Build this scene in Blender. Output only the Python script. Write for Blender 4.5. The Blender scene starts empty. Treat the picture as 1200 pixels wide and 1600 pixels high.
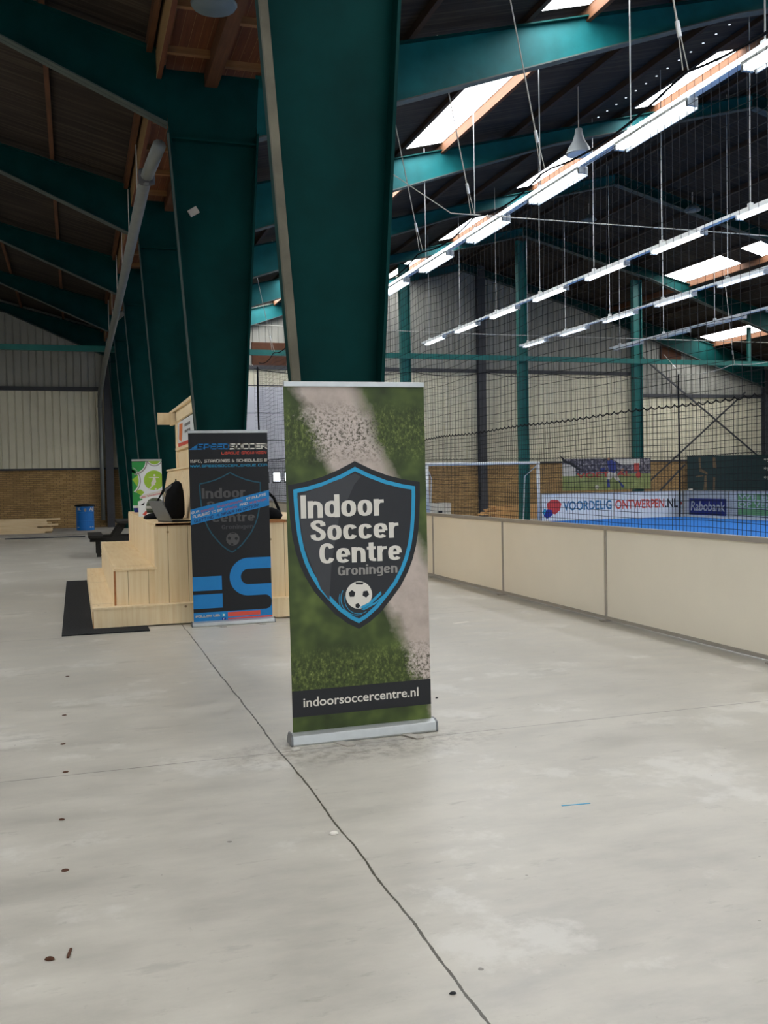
import bpy, bmesh, math, random
from mathutils import Vector, Matrix
random.seed(7)
S = bpy.context.scene
COL = S.collection
ORD = ['first', 'second', 'third', 'fourth', 'fifth', 'sixth', 'seventh', 'eighth', 'ninth', 'tenth',
       'eleventh', 'twelfth', 'thirteenth', 'fourteenth', 'fifteenth', 'sixteenth']

# ------------------------------------------------------------------ camera
cd = bpy.data.cameras.new('camera'); cam = bpy.data.objects.new('camera', cd); COL.objects.link(cam)
cd.sensor_fit = 'HORIZONTAL'; cd.sensor_width = 36; cd.lens = 45.0; cd.clip_start = .05; cd.clip_end = 300
YAW, PITCH, ROLL = math.radians(17.81), math.radians(-1.881), math.radians(-1.1)
fw = Vector((math.sin(YAW)*math.cos(PITCH), math.cos(YAW)*math.cos(PITCH), math.sin(PITCH)))
rt = Vector((math.cos(YAW), -math.sin(YAW), 0)); up = rt.cross(fw)
r2 = rt*math.cos(ROLL)+up*math.sin(ROLL); u2 = -rt*math.sin(ROLL)+up*math.cos(ROLL)
M = Matrix((r2, u2, -fw)).transposed().to_4x4(); M.translation = Vector((0, 0, 1.52))
cam.matrix_world = M
S.camera = cam
# ------------------------------------------------------------------ light and exposure
S.view_settings.view_transform = 'Standard'; S.view_settings.look = 'None'
S.view_settings.gamma = 1; S.view_settings.exposure = -0.05; S.view_settings.use_curve_mapping = False
try: S.cycles.use_denoising = True
except Exception: pass
S.cycles.max_bounces = 8; S.cycles.diffuse_bounces = 5; S.cycles.glossy_bounces = 3
S.cycles.sample_clamp_indirect = 6.0
SKYLIGHT = 18.0      # daylight through the translucent roof panes
TUBE = 7.0          # fluorescent tubes that are switched on
SKY = 2.2           # sky through the unseen doorway added behind the camera
w = bpy.data.worlds.new('world'); S.world = w; w.use_nodes = True
bg = w.node_tree.nodes['Background']; bg.inputs[0].default_value = (.86, .93, 1, 1); bg.inputs[1].default_value = SKY

pd = bpy.data.lights.new('doorway_portal', 'AREA'); pd.shape = 'RECTANGLE'; pd.size = 12.0; pd.size_y = 4.6
pd.cycles.is_portal = True
po = bpy.data.objects.new('doorway_portal', pd); COL.objects.link(po); po.location = (1.5, -6.95, 2.35); po.rotation_euler = (math.radians(90), 0, 0)
# ------------------------------------------------------------------ materials
def lin(c):
    if isinstance(c, str):
        c = [int(c[i:i+2], 16)/255 for i in (0, 2, 4)]
    return tuple((v/12.92 if v <= .04045 else ((v+.055)/1.055)**2.4) for v in c)+(1,)
class NT:
    def __init__(s, name):
        s.m = bpy.data.materials.new(name); s.m.use_nodes = True
        s.t = s.m.node_tree; s.b = s.t.nodes['Principled BSDF']
    def n(s, typ, **k):
        nd = s.t.nodes.new('ShaderNode'+typ)
        for a, v in k.items():
            if a[0] == 'i': nd.inputs[int(a[1:])].default_value = v
            else: setattr(nd, a, v)
        return nd
    def l(s, a, b, o=0, i=0):
        s.t.links.new(a.outputs[o] if not isinstance(o, str) else a.outputs[o], b.inputs[i])
    def coord(s): return s.n('TexCoord')
    def noise(s, scale, detail=4, rough=.55, vec=None, stretch=None):
        tc = s.coord(); nd = s.n('TexNoise'); nd.inputs['Scale'].default_value = scale
        nd.inputs['Detail'].default_value = detail; nd.inputs['Roughness'].default_value = rough
        if stretch:
            mp = s.n('Mapping'); mp.inputs['Scale'].default_value = stretch
            s.l(tc, mp, 'Object'); s.l(mp, nd)
        else: s.l(tc, nd, 'Object')
        return nd
    def ramp(s, src, stops, o=0):
        r = s.n('ValToRGB'); e = r.color_ramp.elements
        while len(e) < len(stops): e.new(.5)
        for el, (p, c) in zip(e, stops):
            el.position = p; el.color = c if len(c) == 4 else tuple(c)+(1,)
        if src is not None: s.t.links.new(src.outputs[o], r.inputs[0])
        return r
    def mix(s, f, a, b, mode='MIX'):
        m = s.n('Mix', data_type='RGBA', blend_type=mode)
        for sock, v in ((m.inputs['Factor'], f), (m.inputs[6], a), (m.inputs[7], b)):
            if hasattr(v, 'outputs'): s.t.links.new(v.outputs[2] if v.bl_idname == 'ShaderNodeMix' else v.outputs[0], sock)
            elif isinstance(v, (int, float)): sock.default_value = v if sock.type == 'VALUE' else (v, v, v, 1)
            else: sock.default_value = v
        return m
    def math(s, op, a, b=None, c=None):
        m = s.n('Math', operation=op)
        for k, v in enumerate((a, b, c)):
            if v is None: continue
            if hasattr(v, 'default_value') or hasattr(v, 'is_linked'): s.t.links.new(v, m.inputs[k])
            elif hasattr(v, 'outputs'): s.t.links.new(v.outputs[0], m.inputs[k])
            else: m.inputs[k].default_value = v
        return m
    def col(s, node):
        s.t.links.new(node.outputs[2] if node.bl_idname == 'ShaderNodeMix' else node.outputs[0], s.b.inputs['Base Color'])
    def bump(s, src, strength=.3, dist=.01, o=0):
        b = s.n('Bump'); b.inputs['Strength'].default_value = strength; b.inputs['Distance'].default_value = dist
        s.t.links.new(src.outputs[o], b.inputs['Height']); s.t.links.new(b.outputs[0], s.b.inputs['Normal'])
    def set(s, rough=.6, metal=0, spec=.5):
        s.b.inputs['Roughness'].default_value = rough; s.b.inputs['Metallic'].default_value = metal
        s.b.inputs['Specular IOR Level'].default_value = spec; return s
def plain(name, c, rough=.6, metal=0, spec=.5, var=.12, scale=6, dirt_shade=None):
    """a colour with soft procedural wear"""
    t = NT(name).set(rough, metal, spec); c = lin(c)
    nz = t.noise(scale, 5)
    a = tuple(v*(1-var) for v in c[:3])+(1,); b = tuple(min(1, v*(1+var)) for v in c[:3])+(1,)
    t.col(t.ramp(nz, [(.3, a), (.7, b)])); return t.m
def emit(name, c, strength):
    t = NT(name); t.b.inputs['Base Color'].default_value = lin(c)
    t.b.inputs['Emission Color'].default_value = lin(c); t.b.inputs['Emission Strength'].default_value = strength
    return t.m
MT = {}
# concrete floor with sealed sheen, stains and saw-cut joints
t = NT('polished_concrete').set(.42, 0, .5)
n1 = t.noise(.55, 6, .6); n2 = t.noise(3.2, 8, .62, stretch=(.7, 1.6, 1)); n3 = t.noise(26, 4, .6); n4 = t.noise(1.5, 3, .5, stretch=(1, .5, 1))
base = t.ramp(n1, [(.32, lin('9f9b91')), (.5, lin('b1ada2')), (.68, lin('bdb9ad'))])
m1 = t.mix(.5, base, t.ramp(n2, [(.3, lin('949086')), (.55, lin('b6b1a5')), (.75, lin('c8c3b6'))]))
m2 = t.mix(t.ramp(n3, [(.66, (0, 0, 0)), (.8, (.35, .35, .35))]), m1, lin('6f6a62'))
m2 = t.mix(t.ramp(t.noise(4.5, 9, .75), [(.655, (0, 0, 0)), (.73, (.65, .65, .65))]), m2, lin('6a665e'))
m2 = t.mix(t.ramp(t.noise(2.1, 9, .7, stretch=(1.2, .8, 1)), [(.64, (0, 0, 0)), (.74, (.45, .45, .45))]), m2, lin('d0cec7'))
# scuffs, worn pale patches, chips and speckle
m2 = t.mix(t.ramp(t.noise(9, 8, .7, stretch=(.45, 1.3, 1)), [(.60, (0, 0, 0)), (.70, (.55, .55, .55))]), m2, lin('8a857b'))
m2 = t.mix(t.ramp(t.noise(1.1, 10, .68), [(.56, (0, 0, 0)), (.62, (.5, .5, .5))]), m2, lin('c9c6bd'))
m2 = t.mix(t.ramp(t.noise(1.7, 10, .7, stretch=(.6, 1.5, 1)), [(.60, (0, 0, 0)), (.66, (.45, .45, .45))]), m2, lin('8f8b82'))
vo = t.n('TexVoronoi'); vo.inputs['Scale'].default_value = 2.3; t.l(t.coord(), vo, 'Object')
chip = t.math('MULTIPLY', t.math('LESS_THAN', vo.outputs[0], t.math('MULTIPLY', t.noise(30, 4), .055)), t.math('GREATER_THAN', t.noise(1.3, 4), .52))
m2 = t.mix(t.math('MULTIPLY', chip, .7), m2, lin('4b443b'))
vo2 = t.n('TexVoronoi'); vo2.inputs['Scale'].default_value = 9; t.l(t.coord(), vo2, 'Object')
chip2 = t.math('MULTIPLY', t.math('LESS_THAN', vo2.outputs[0], t.math('MULTIPLY', t.noise(40, 4), .10)), t.math('GREATER_THAN', t.noise(2.2, 4), .56))
m2 = t.mix(t.math('MULTIPLY', chip2, .55), m2, lin('5a544a'))
tc = t.coord(); sx = t.n('SeparateXYZ'); t.l(tc, sx, 'Object')
# shade and dirty specks painted round the banner base and joint crossing
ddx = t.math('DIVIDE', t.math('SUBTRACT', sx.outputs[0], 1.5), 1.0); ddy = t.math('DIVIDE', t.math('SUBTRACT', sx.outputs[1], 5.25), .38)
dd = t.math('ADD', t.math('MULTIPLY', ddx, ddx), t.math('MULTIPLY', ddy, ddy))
dirt_shade = t.math('MULTIPLY', t.ramp(dd, [(0, (1, 1, 1)), (1, (0, 0, 0))]), t.ramp(t.noise(12, 9, .72), [(.45, (0, 0, 0)), (.62, (.75, .75, .75))]))
m2 = t.mix(dirt_shade, m2, lin('6a6154'))
wob = t.math('MULTIPLY_ADD', t.noise(1.6, 3), .05, -.025)
dx = t.math('ABSOLUTE', t.math('SUBTRACT', t.math('ADD', sx.outputs[0], wob), 1.06))
jx = t.math('LESS_THAN', dx, t.math('MULTIPLY_ADD', t.noise(22, 4), .0095, .0002))
fy = t.math('ABSOLUTE', t.math('SUBTRACT', t.math('MODULO', t.math('ADD', sx.outputs[1], 48.5-5.29+2.425), 4.85), 2.425))
jy = t.math('LESS_THAN', fy, t.math('MULTIPLY_ADD', t.noise(9, 3), .009, -.0002))
m3 = t.mix(jx, m2, lin('454136')); m4 = t.mix(t.math('MULTIPLY', jy, .8), m3, lin('55524a'))
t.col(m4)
t.t.links.new(t.ramp(n2, [(.3, (.3, .3, .3)), (.7, (.48, .48, .48))]).outputs[0], t.b.inputs['Roughness'])
t.bump(n3, .05, .003); MT['concrete'] = t.m
# bricks
def brick(name, a, b, mortar):
    t = NT(name).set(.9, 0, .2); tc = t.coord(); s_ = t.n('SeparateXYZ'); t.l(tc, s_, 'Object')
    c_ = t.n('CombineXYZ'); xy = t.math('ADD', s_.outputs[0], s_.outputs[1])
    t.t.links.new(xy.outputs[0], c_.inputs[0]); t.t.links.new(s_.outputs[2], c_.inputs[1])
    br = t.n('TexBrick'); br.inputs['Scale'].default_value = 1; br.inputs['Brick Width'].default_value = .22
    br.inputs['Row Height'].default_value = .066; br.inputs['Mortar Size'].default_value = .007
    br.inputs['Color1'].default_value = lin(a); br.inputs['Color2'].default_value = lin(b); br.inputs['Mortar'].default_value = lin(mortar)
    t.l(c_, br); nz = t.noise(2.5, 5)
    t.col(t.mix(.35, br, t.mix(1, br, t.ramp(nz, [(.3, (.5, .5, .5)), (.7, (1, 1, 1))]), 'MULTIPLY'))); t.bump(br, .4, .01, 1)
    return t.m
MT['brick'] = brick('yellow_brown_brick', 'bd9b6a', 'a38457', '75634a')
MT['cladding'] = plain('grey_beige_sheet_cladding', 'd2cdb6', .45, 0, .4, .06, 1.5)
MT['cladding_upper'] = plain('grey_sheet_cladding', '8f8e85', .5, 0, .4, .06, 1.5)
MT['teal'] = plain('dark_teal_paint', '04302e', .6, 0, .06, .25, 1.8)
MT['teal_lit'] = plain('lit_teal_paint', '0d5356', .55, 0, .15, .25, 1.8)  # same paint as teal, with daylight from the roof panes put into the colour
MT['teal_bright'] = plain('teal_green_paint', '176059', .5, 0, .3, .15, 2)
MT['teal_edge'] = plain('worn_grey_green_paint', '3c4743', .6, 0, .4, .2, 4)
MT['conduit'] = plain('grey_brown_conduit', '5d594a', .6, 0, .3, .3, 3)
MT['steel_dark'] = plain('dark_primer_steel', '3a3b3f', .6, 0, .4, .1, 3)
# roof boards with streaks along the slope
t = NT('dark_roof_boards').set(.85, 0, .2); s1 = t.noise(2.0, 6, .65, stretch=(.25, 6, .25)); s2 = t.noise(.9, 4)
t.col(t.mix(.5, t.ramp(s1, [(.36, lin('17120f')), (.5, lin('2c241d')), (.62, lin('4a4136'))]), t.ramp(s2, [(.35, lin('1e1915')), (.7, lin('352d26'))])))
MT['roof'] = t.m
def wood(name, dark, mid, light, axis='Z', seam=None, seam_w=.125, rough=.62, knots=True):
    """sawn timber: grain along AXIS, board seams across SEAM"""
    t = NT(name).set(rough, 0, .3)
    st = {'X': (1.2, 26, 26), 'Y': (26, 1.2, 26), 'Z': (26, 26, 1.2)}[axis]
    g = t.noise(1.0, 5, .6, stretch=st); n_ = t.noise(1.1, 3)
    c = t.mix(.5, t.ramp(g, [(.3, lin(dark)), (.5, lin(mid)), (.72, lin(light))]), t.ramp(n_, [(.3, lin(mid)), (.7, lin(light))]))
    if knots:
        v = t.n('TexVoronoi'); v.inputs['Scale'].default_value = 4.2; tc = t.coord(); t.l(tc, v, 'Object')
        c = t.mix(t.ramp(v, [(.045, (.75, .75, .75)), (.07, (0, 0, 0))]), c, lin('7a4f2c'))
    if seam:
        tc = t.coord(); s_ = t.n('SeparateXYZ'); t.l(tc, s_, 'Object')
        src = s_.outputs['XYZ'.index(seam)]
        cell = t.math('FLOOR', t.math('DIVIDE', t.math('ADD', src, 20), seam_w))
        wn = t.n('TexWhiteNoise', noise_dimensions='1D'); t.t.links.new(cell.outputs[0], wn.inputs['W'])
        c = t.mix(t.ramp(wn, [(0, (.25, .25, .25)), (1, (0, 0, 0))]), c, lin(dark))
        fr = t.math('FRACT', t.math('DIVIDE', t.math('ADD', src, 20), seam_w))
        c = t.mix(t.math('LESS_THAN', fr, .025 if seam_w < 1 else .004), c, lin('8d7049'))
    t.col(c); return t.m
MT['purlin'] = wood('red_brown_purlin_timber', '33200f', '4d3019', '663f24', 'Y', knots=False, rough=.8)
MT['purlin_shaded'] = wood('shaded_purlin_timber', '241a14', '33261d', '453428', 'Y', knots=False, rough=.85)  # same timber as the other purlins, shade of the dark roof painted in
MT['soffit'] = wood('red_brown_soffit_boards', '3c2012', '58301a', '704225', 'Y', 'X', .11, .8)
MT['batten'] = wood('pale_batten_timber', '5e4026', '7a5635', '946c45', 'X', knots=False, rough=.8)
MT['pine_x'] = wood('pine_boards_upright', 'd8b682', 'e8d0a4', 'f1e0bf', 'Z', 'X', .215)
MT['pine_y'] = wood('pine_boards_riser', 'd8b682', 'e8d0a4', 'f1e0bf', 'Z', 'Y', .26)
MT['pine_tread'] = wood('pine_boards_tread', 'd8b682', 'e6cc9e', 'efdcb8', 'Y', 'Y', 2.55)
MT['pine'] = wood('pine_timber', 'd8b682', 'e8d0a4', 'f1e0bf', 'Z')
MT['pine_edge'] = wood('pine_end_grain', '8d5a34', 'a56c40', 'b57d4e', 'X', knots=False)
MT['plank'] = wood('pale_sawn_plank', 'c7a676', 'e0c598', 'eed9b4', 'X')
MT['plank_brown'] = wood('brown_sawn_plank', 'b07d48', 'd09f64', 'e3bb85', 'X')
MT['black_wood'] = wood('black_stained_wood', '14130f', '1f1d19', '2b2822', 'Y', knots=False)
MT['beige_panel'] = plain('beige_barrier_board', 'f3ebd8', .45, 0, .4, .03, .9)
MT['alu'] = plain('brushed_aluminium', 'b9bcbb', .35, .6, .5, .05, 20)
MT['alu_dark'] = plain('grey_rail_metal', 'aaa49a', .45, .3, .5, .06, 10)
MT['white_metal'] = plain('white_painted_metal', 'dcdfdd', .4, 0, .5, .04, 8)
MT['galv'] = plain('galvanised_grey_pipe', '6c706d', .5, .2, .5, .08, 5)
MT['net'] = plain('black_net_twine', '2c2e31', .9, 0, .15, .1, 30)
MT['rope'] = plain('pale_rope', 'b9b6ac', .8, 0, .2, .1, 30)
MT['rope_dark'] = plain('black_border_rope', '15161a', .85, 0, .2, .1, 30)
MT['blue_turf'] = plain('blue_artificial_turf', '2a6cb5', .9, 0, .1, .12, 20)
MT['white_board'] = plain('white_printed_board', 'dfe3e4', .45, 0, .4, .03, 3)
MT['rubber'] = plain('black_rubber_mat', '2b2c2d', .95, 0, .1, .6, 70)
MT['black'] = plain('black_print', '141519', .5, 0, .35, .06, 10)
MT['black_cloth'] = plain('black_fabric', '101113', .9, 0, .15, .2, 25)
MT['grey_plastic'] = plain('grey_plastic_shell', '6f7172', .4, .3, .5, .05, 10)
MT['shield'] = plain('near_black_print', '1c1d20', .5, 0, .35, .05, 10)
MT['shield_face'] = plain('charcoal_print', '26272a', .5, 0, .35, .05, 10)
MT['shield_gloss'] = plain('grey_sheen_print', '3a3b3e', .5, 0, .35, .05, 10)
MT['cyan'] = plain('cyan_blue_print', '2796c0', .5, 0, .35, .04, 10)
MT['speed_blue'] = plain('bright_blue_print', '1877b6', .5, 0, .35, .04, 10)
MT['off_white'] = plain('off_white_print', 'd6d1c6', .5, 0, .35, .03, 10)
MT['grey_print'] = plain('grey_print', '8b8782', .5, 0, .35, .04, 10)
MT['dim_grey'] = plain('dim_grey_print', '4b4a4a', .5, 0, .35, .04, 10)
MT['dim_cyan'] = plain('dim_teal_print', '1d4f60', .5, 0, .35, .04, 10)
MT['red_print'] = plain('coral_red_print', 'd0503f', .5, 0, .35, .04, 10)
MT['navy'] = plain('navy_print', '1c2a86', .5, 0, .35, .04, 10)
MT['green_print'] = plain('green_print', '2c8f47', .5, 0, .35, .05, 6)
MT['lime_print'] = plain('lime_green_print', '98bf3c', .5, 0, .35, .05, 6)
MT['pale_green'] = plain('pale_green_print', '86c281', .5, 0, .35, .05, 6)
MT['orange_print'] = plain('orange_print', 'e0793f', .5, 0, .35, .1, 6)
MT['dark_board'] = plain('dark_green_board', '1c3335', .6, 0, .3, .12, 3)
MT['worn_brown'] = plain('worn_brown_patch', '6a5a46', .8, 0, .2, .2, 8)
MT['door'] = plain('pale_grey_door_sheet', 'c3c4cc', .45, 0, .4, .03, 2)
MT['blue_bin'] = plain('blue_drum_paint', '0f6fc0', .4, 0, .45, .06, 4)
MT['yellow'] = plain('yellow_tape', 'd8b11c', .5, 0, .4, .05, 8)
MT['skin'] = plain('print_skin_tone', 'b98a6c', .5, 0, .3, .05, 8)
MT['olive'] = plain('grey_green_fabric', '59604f', .9, 0, .15, .15, 18)
MT['lamp_grey'] = plain('grey_enamel_lamp', '9aa0a2', .4, .1, .5, .05, 6)
MT['lamp_dark'] = plain('dull_grey_lamp', '586567', .6, .1, .3, .05, 6)
MT['kerb'] = plain('grey_cement_slab', '99958c', .8, 0, .3, .1, 3)
MT['hatch'] = plain('brown_hatch_board', '4a2f20', .8, 0, .2, .15, 4)
MT['tube_on'] = emit('lit_fluorescent_tube', 'f4faff', TUBE)
MT['tube_low'] = emit('dim_fluorescent_tube', 'f4faff', 1.1)
MT['tube_off'] = plain('unlit_fluorescent_tube', 'cfd4d4', .3, 0, .5, .03, 8)
MT['skylight'] = emit('translucent_roof_pane', 'fcfdff', SKYLIGHT)
MT['gap_light'] = emit('thin_daylight_gap', 'eef6ff', 1.2)
MT['daylight'] = emit('daylit_window_pane', 'f6fbff', 4)
# turf photograph printed on the big banner
t = NT('printed_turf_picture').set(.5, 0, .35)
tc = t.coord(); sx = t.n('SeparateXYZ'); t.l(tc, sx, 'Object')
X_, Z_ = sx.outputs[0], sx.outputs[2]
nb = t.noise(7, 4, .6); nf = t.noise(70, 3, .7); ng = t.noise(48, 6, .75, stretch=(1.2, 1, .8))
foc = t.math('MAXIMUM', t.ramp(t.math('ABSOLUTE', t.math('SUBTRACT', Z_, 1.80)), [(.05, (1, 1, 1)), (.20, (.0, .0, .0))]),
             t.ramp(t.math('ABSOLUTE', t.math('SUBTRACT', Z_, .40)), [(.06, (1, 1, 1)), (.17, (0, 0, 0))]))
tt = t.math('MULTIPLY_ADD', t.math('SUBTRACT', Z_, 2.07), .41, X_)
tt = t.math('ADD', tt, t.math('MULTIPLY_ADD', nb, .16, -.08))
tt = t.math('ADD', tt, t.math('MULTIPLY', foc, t.math('MULTIPLY_ADD', nf, .22, -.11)))
din = t.math('ABSOLUTE', t.math('ADD', tt, .18))
stripe = t.ramp(din, [(.13, (1, 1, 1)), (.225, (0, 0, 0))])
grass = t.ramp(ng, [(.32, lin('1d260e')), (.5, lin('3d4a1d')), (.6, lin('5d6a30')), (.68, lin('8b9558')), (.76, lin('c9cda0'))])
soft = t.ramp(t.noise(5, 2), [(.3, lin('232e10')), (.5, lin('3b4a1e')), (.72, lin('5b6b31'))])
gs = t.mix(foc, soft, grass)
white = t.mix(foc, t.ramp(nb, [(.3, lin('a3958a')), (.7, lin('bfb1a6'))]), t.ramp(nf, [(.38, lin('4f4a3c')), (.5, lin('b7aaa0')), (.7, lin('cabdb4'))]))
t.col(t.mix(stripe, gs, white)); MT['turf_print'] = t.m
# far match photograph ground: grass strip
t = NT('printed_match_picture').set(.5, 0, .35); ng = t.noise(3, 5)
tc = t.coord(); sx = t.n('SeparateXYZ'); t.l(tc, sx, 'Object')
crowd = t.ramp(t.noise(9, 6, .8), [(.35, lin('2a2a33')), (.5, lin('595663')), (.62, lin('b3b0b2')), (.7, lin('8e4b46'))])
gr = t.ramp(ng, [(.3, lin('7c8a4c')), (.7, lin('a3ad72'))])
t.col(t.mix(t.math('GREATER_THAN', sx.outputs[2], 1.60), gr, crowd)); MT['match_print'] = t.m

# ------------------------------------------------------------------ mesh helpers
class MB:
    def __init__(s): s.v = []; s.f = []
    def add(s, vs, fs):
        o = len(s.v); s.v += [tuple(v) for v in vs]; s.f += [tuple(i+o for i in f) for f in fs]; return s
    def box(s, x0, x1, y0, y1, z0, z1):
        return s.add([(x0, y0, z0), (x1, y0, z0), (x1, y1, z0), (x0, y1, z0), (x0, y0, z1), (x1, y0, z1), (x1, y1, z1), (x0, y1, z1)],
                     [(0, 3, 2, 1), (4, 5, 6, 7), (0, 1, 5, 4), (1, 2, 6, 5), (2, 3, 7, 6), (3, 0, 4, 7)])
    def hexa(s, p):  # 8 points, bottom ring then top ring
        return s.add(p, [(0, 3, 2, 1), (4, 5, 6, 7), (0, 1, 5, 4), (1, 2, 6, 5), (2, 3, 7, 6), (3, 0, 4, 7)])
    def tube(s, pts, r, n=6, caps=True, rs=None):
        pts = [Vector(p) for p in pts]; rings = []
        prev = None
        for i, p in enumerate(pts):
            d = (pts[min(i+1, len(pts)-1)]-pts[max(i-1, 0)]).normalized()
            ref = Vector((0, 0, 1)) if abs(d.z) < .95 else Vector((1, 0, 0))
            a = d.cross(ref).normalized(); b = d.cross(a)
            rr = rs[i] if rs else r
            rings.append([p+a*rr*math.cos(2*math.pi*k/n)+b*rr*math.sin(2*math.pi*k/n) for k in range(n)])
        vs = [q for rg in rings for q in rg]; fs = []
        for i in range(len(rings)-1):
            for k in range(n):
                fs.append((i*n+k, i*n+(k+1) % n, (i+1)*n+(k+1) % n, (i+1)*n+k))
        if caps:
            fs.append(tuple(range(n))[::-1]); fs.append(tuple((len(rings)-1)*n+k for k in range(n)))
        return s.add(vs, fs)
    def bar(s, a, b, wy, wz, upv=(0, 0, 1)):
        """square bar from a to b, widths across and up"""
        a, b = Vector(a), Vector(b); d = (b-a).normalized(); u = Vector(upv)
        if abs(d.dot(u)) > .98: u = Vector((1, 0, 0))
        sd = d.cross(u).normalized(); u = sd.cross(d)
        sd *= wy/2; u *= wz/2
        return s.hexa([a-sd-u, b-sd-u, b+sd-u, a+sd-u, a-sd+u, b-sd+u, b+sd+u, a+sd+u])
    def prism(s, poly, h0, h1, fn):
        """poly of (a,b) extruded between h0 and h1; fn(a,b,h) -> xyz"""
        n = len(poly)
        vs = [fn(a, b, h0) for a, b in poly]+[fn(a, b, h1) for a, b in poly]
        fs = [tuple(range(n))[::-1], tuple(range(n, 2*n))]+[(i, (i+1) % n, n+(i+1) % n, n+i) for i in range(n)]
        return s.add(vs, fs)
    def lathe(s, prof, n=20, c=(0, 0, 0)):
        vs = []
        for r, z in prof:
            vs += [(c[0]+r*math.cos(2*math.pi*k/n), c[1]+r*math.sin(2*math.pi*k/n), c[2]+z) for k in range(n)]
        fs = [(i*n+k, i*n+(k+1) % n, (i+1)*n+(k+1) % n, (i+1)*n+k) for i in range(len(prof)-1) for k in range(n)]
        fs.append(tuple(range(n))[::-1]); fs.append(tuple((len(prof)-1)*n+k for k in range(n)))
        return s.add(vs, fs)
    def build(s, name, m, parent=None, loc=None, smooth=False, bevel=0, kind=None):
        me = bpy.data.meshes.new(name); me.from_pydata(s.v, [], s.f)
        bm = bmesh.new(); bm.from_mesh(me); bmesh.ops.recalc_face_normals(bm, faces=bm.faces); bm.to_mesh(me); bm.free()
        if smooth:
            for p in me.polygons: p.use_smooth = True
        me.materials.append(MT[m] if isinstance(m, str) else m)
        o = bpy.data.objects.new(name, me); COL.objects.link(o)
        if parent: o.parent = parent
        if loc: o.location = loc
        if bevel:
            b = o.modifiers.new('bevel', 'BEVEL'); b.width = bevel; b.segments = 2; b.limit_method = 'ANGLE'
        if kind: o['kind'] = kind
        return o
def tag(o, label, cat, group=None):
    o['label'] = label; o['category'] = cat
    if group: o['group'] = group
    return o
def thing(name, label, cat, loc=(0, 0, 0), rz=0, group=None):
    o = bpy.data.objects.new(name, None); o.empty_display_size = .1; COL.objects.link(o)
    o.location = loc; o.rotation_euler = (0, 0, rz)
    return tag(o, label, cat, group)
def struct(o): o['kind'] = 'structure'; return o
def box(name, m, x0, x1, y0, y1, z0, z1, parent=None, bevel=0): return MB().box(x0, x1, y0, y1, z0, z1).build(name, m, parent, bevel=bevel)
# lettering
_fc = {}
def glyphs(s, bold=0.0):
    """default font outlines -> (verts2d, faces, bbox, cap height)"""
    key = (s, bold)
    if key in _fc: return _fc[key]
    def mk(txt):
        cu = bpy.data.curves.new('lettering', 'FONT'); cu.body = txt; cu.size = 1; cu.offset = bold; cu.resolution_u = 3
        o = bpy.data.objects.new('lettering', cu); COL.objects.link(o)
        dg = bpy.context.evaluated_depsgraph_get(); me = bpy.data.meshes.new_from_object(o.evaluated_get(dg))
        vs = [(v.co.x, v.co.y) for v in me.vertices]; fs = [tuple(p.vertices) for p in me.polygons]
        bpy.data.objects.remove(o); bpy.data.curves.remove(cu); bpy.data.meshes.remove(me); return vs, fs
    vs, fs = mk(s); hv, _ = mk('H'); cap = max(v[1] for v in hv); b0 = min(v[1] for v in hv)
    _fc[key] = (vs, fs, min(v[0] for v in vs), max(v[0] for v in vs), b0, cap)
    return _fc[key]
class Art:
    """flat print on a surface: fr(a, b, layer) -> xyz"""
    def __init__(s, fr): s.fr = fr; s.k = 1
    def poly(s, mb, pts, layer): mb.add([s.fr(a, b, layer) for a, b in pts], [tuple(range(len(pts)))])
    def text(s, mb, txt, x0, x1, z0, z1, layer, bold=.0, slope=0.0, shear=0.0):
        vs, fs, bx0, bx1, b0, cap = glyphs(txt, bold); kx = (x1-x0)/(bx1-bx0); kz = (z1-z0)/(cap-b0)
        out = []
        for a, b in vs:
            u = (a-bx0)*kx+x0; q = (b-b0)*kz; u += q*shear
            out.append(s.fr(u, z0+q+(u-x0)*slope, layer))
        mb.add(out, fs)
    def strokes(s, mb, lines, wd, layer, xf=lambda a, b: (a, b)):
        for ln in lines:
            for (a, b), (c, d) in zip(ln, ln[1:]):
                p, q = xf(a, b), xf(c, d); dx, dz = q[0]-p[0], q[1]-p[1]; L = math.hypot(dx, dz) or 1
                nx, nz = -dz/L*wd/2, dx/L*wd/2; ex, ez = dx/L*wd*.45, dz/L*wd*.45
                mb.add([s.fr(p[0]-ex+nx, p[1]-ez+nz, layer), s.fr(q[0]+ex+nx, q[1]+ez+nz, layer), s.fr(q[0]+ex-nx, q[1]+ez-nz, layer), s.fr(p[0]-ex-nx, p[1]-ez-nz, layer)], [(0, 1, 2, 3)])
    def ring(s, mb, cx, cz, r0, r1, layer, a0=0, a1=360, n=32, sq=1.0):
        for k in range(n):
            A, B = [math.radians(a0+(a1-a0)*(k+j)/n) for j in (0, 1)]
            mb.add([s.fr(cx+r*math.cos(q), cz+r*math.sin(q)*sq, layer) for r, q in ((r0, A), (r1, A), (r1, B), (r0, B))], [(0, 1, 2, 3)])
    def disc(s, mb, cx, cz, r, layer, n=28): s.poly(mb, [(cx+r*math.cos(2*math.pi*k/n), cz+r*math.sin(2*math.pi*k/n)) for k in range(n)], layer)
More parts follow.
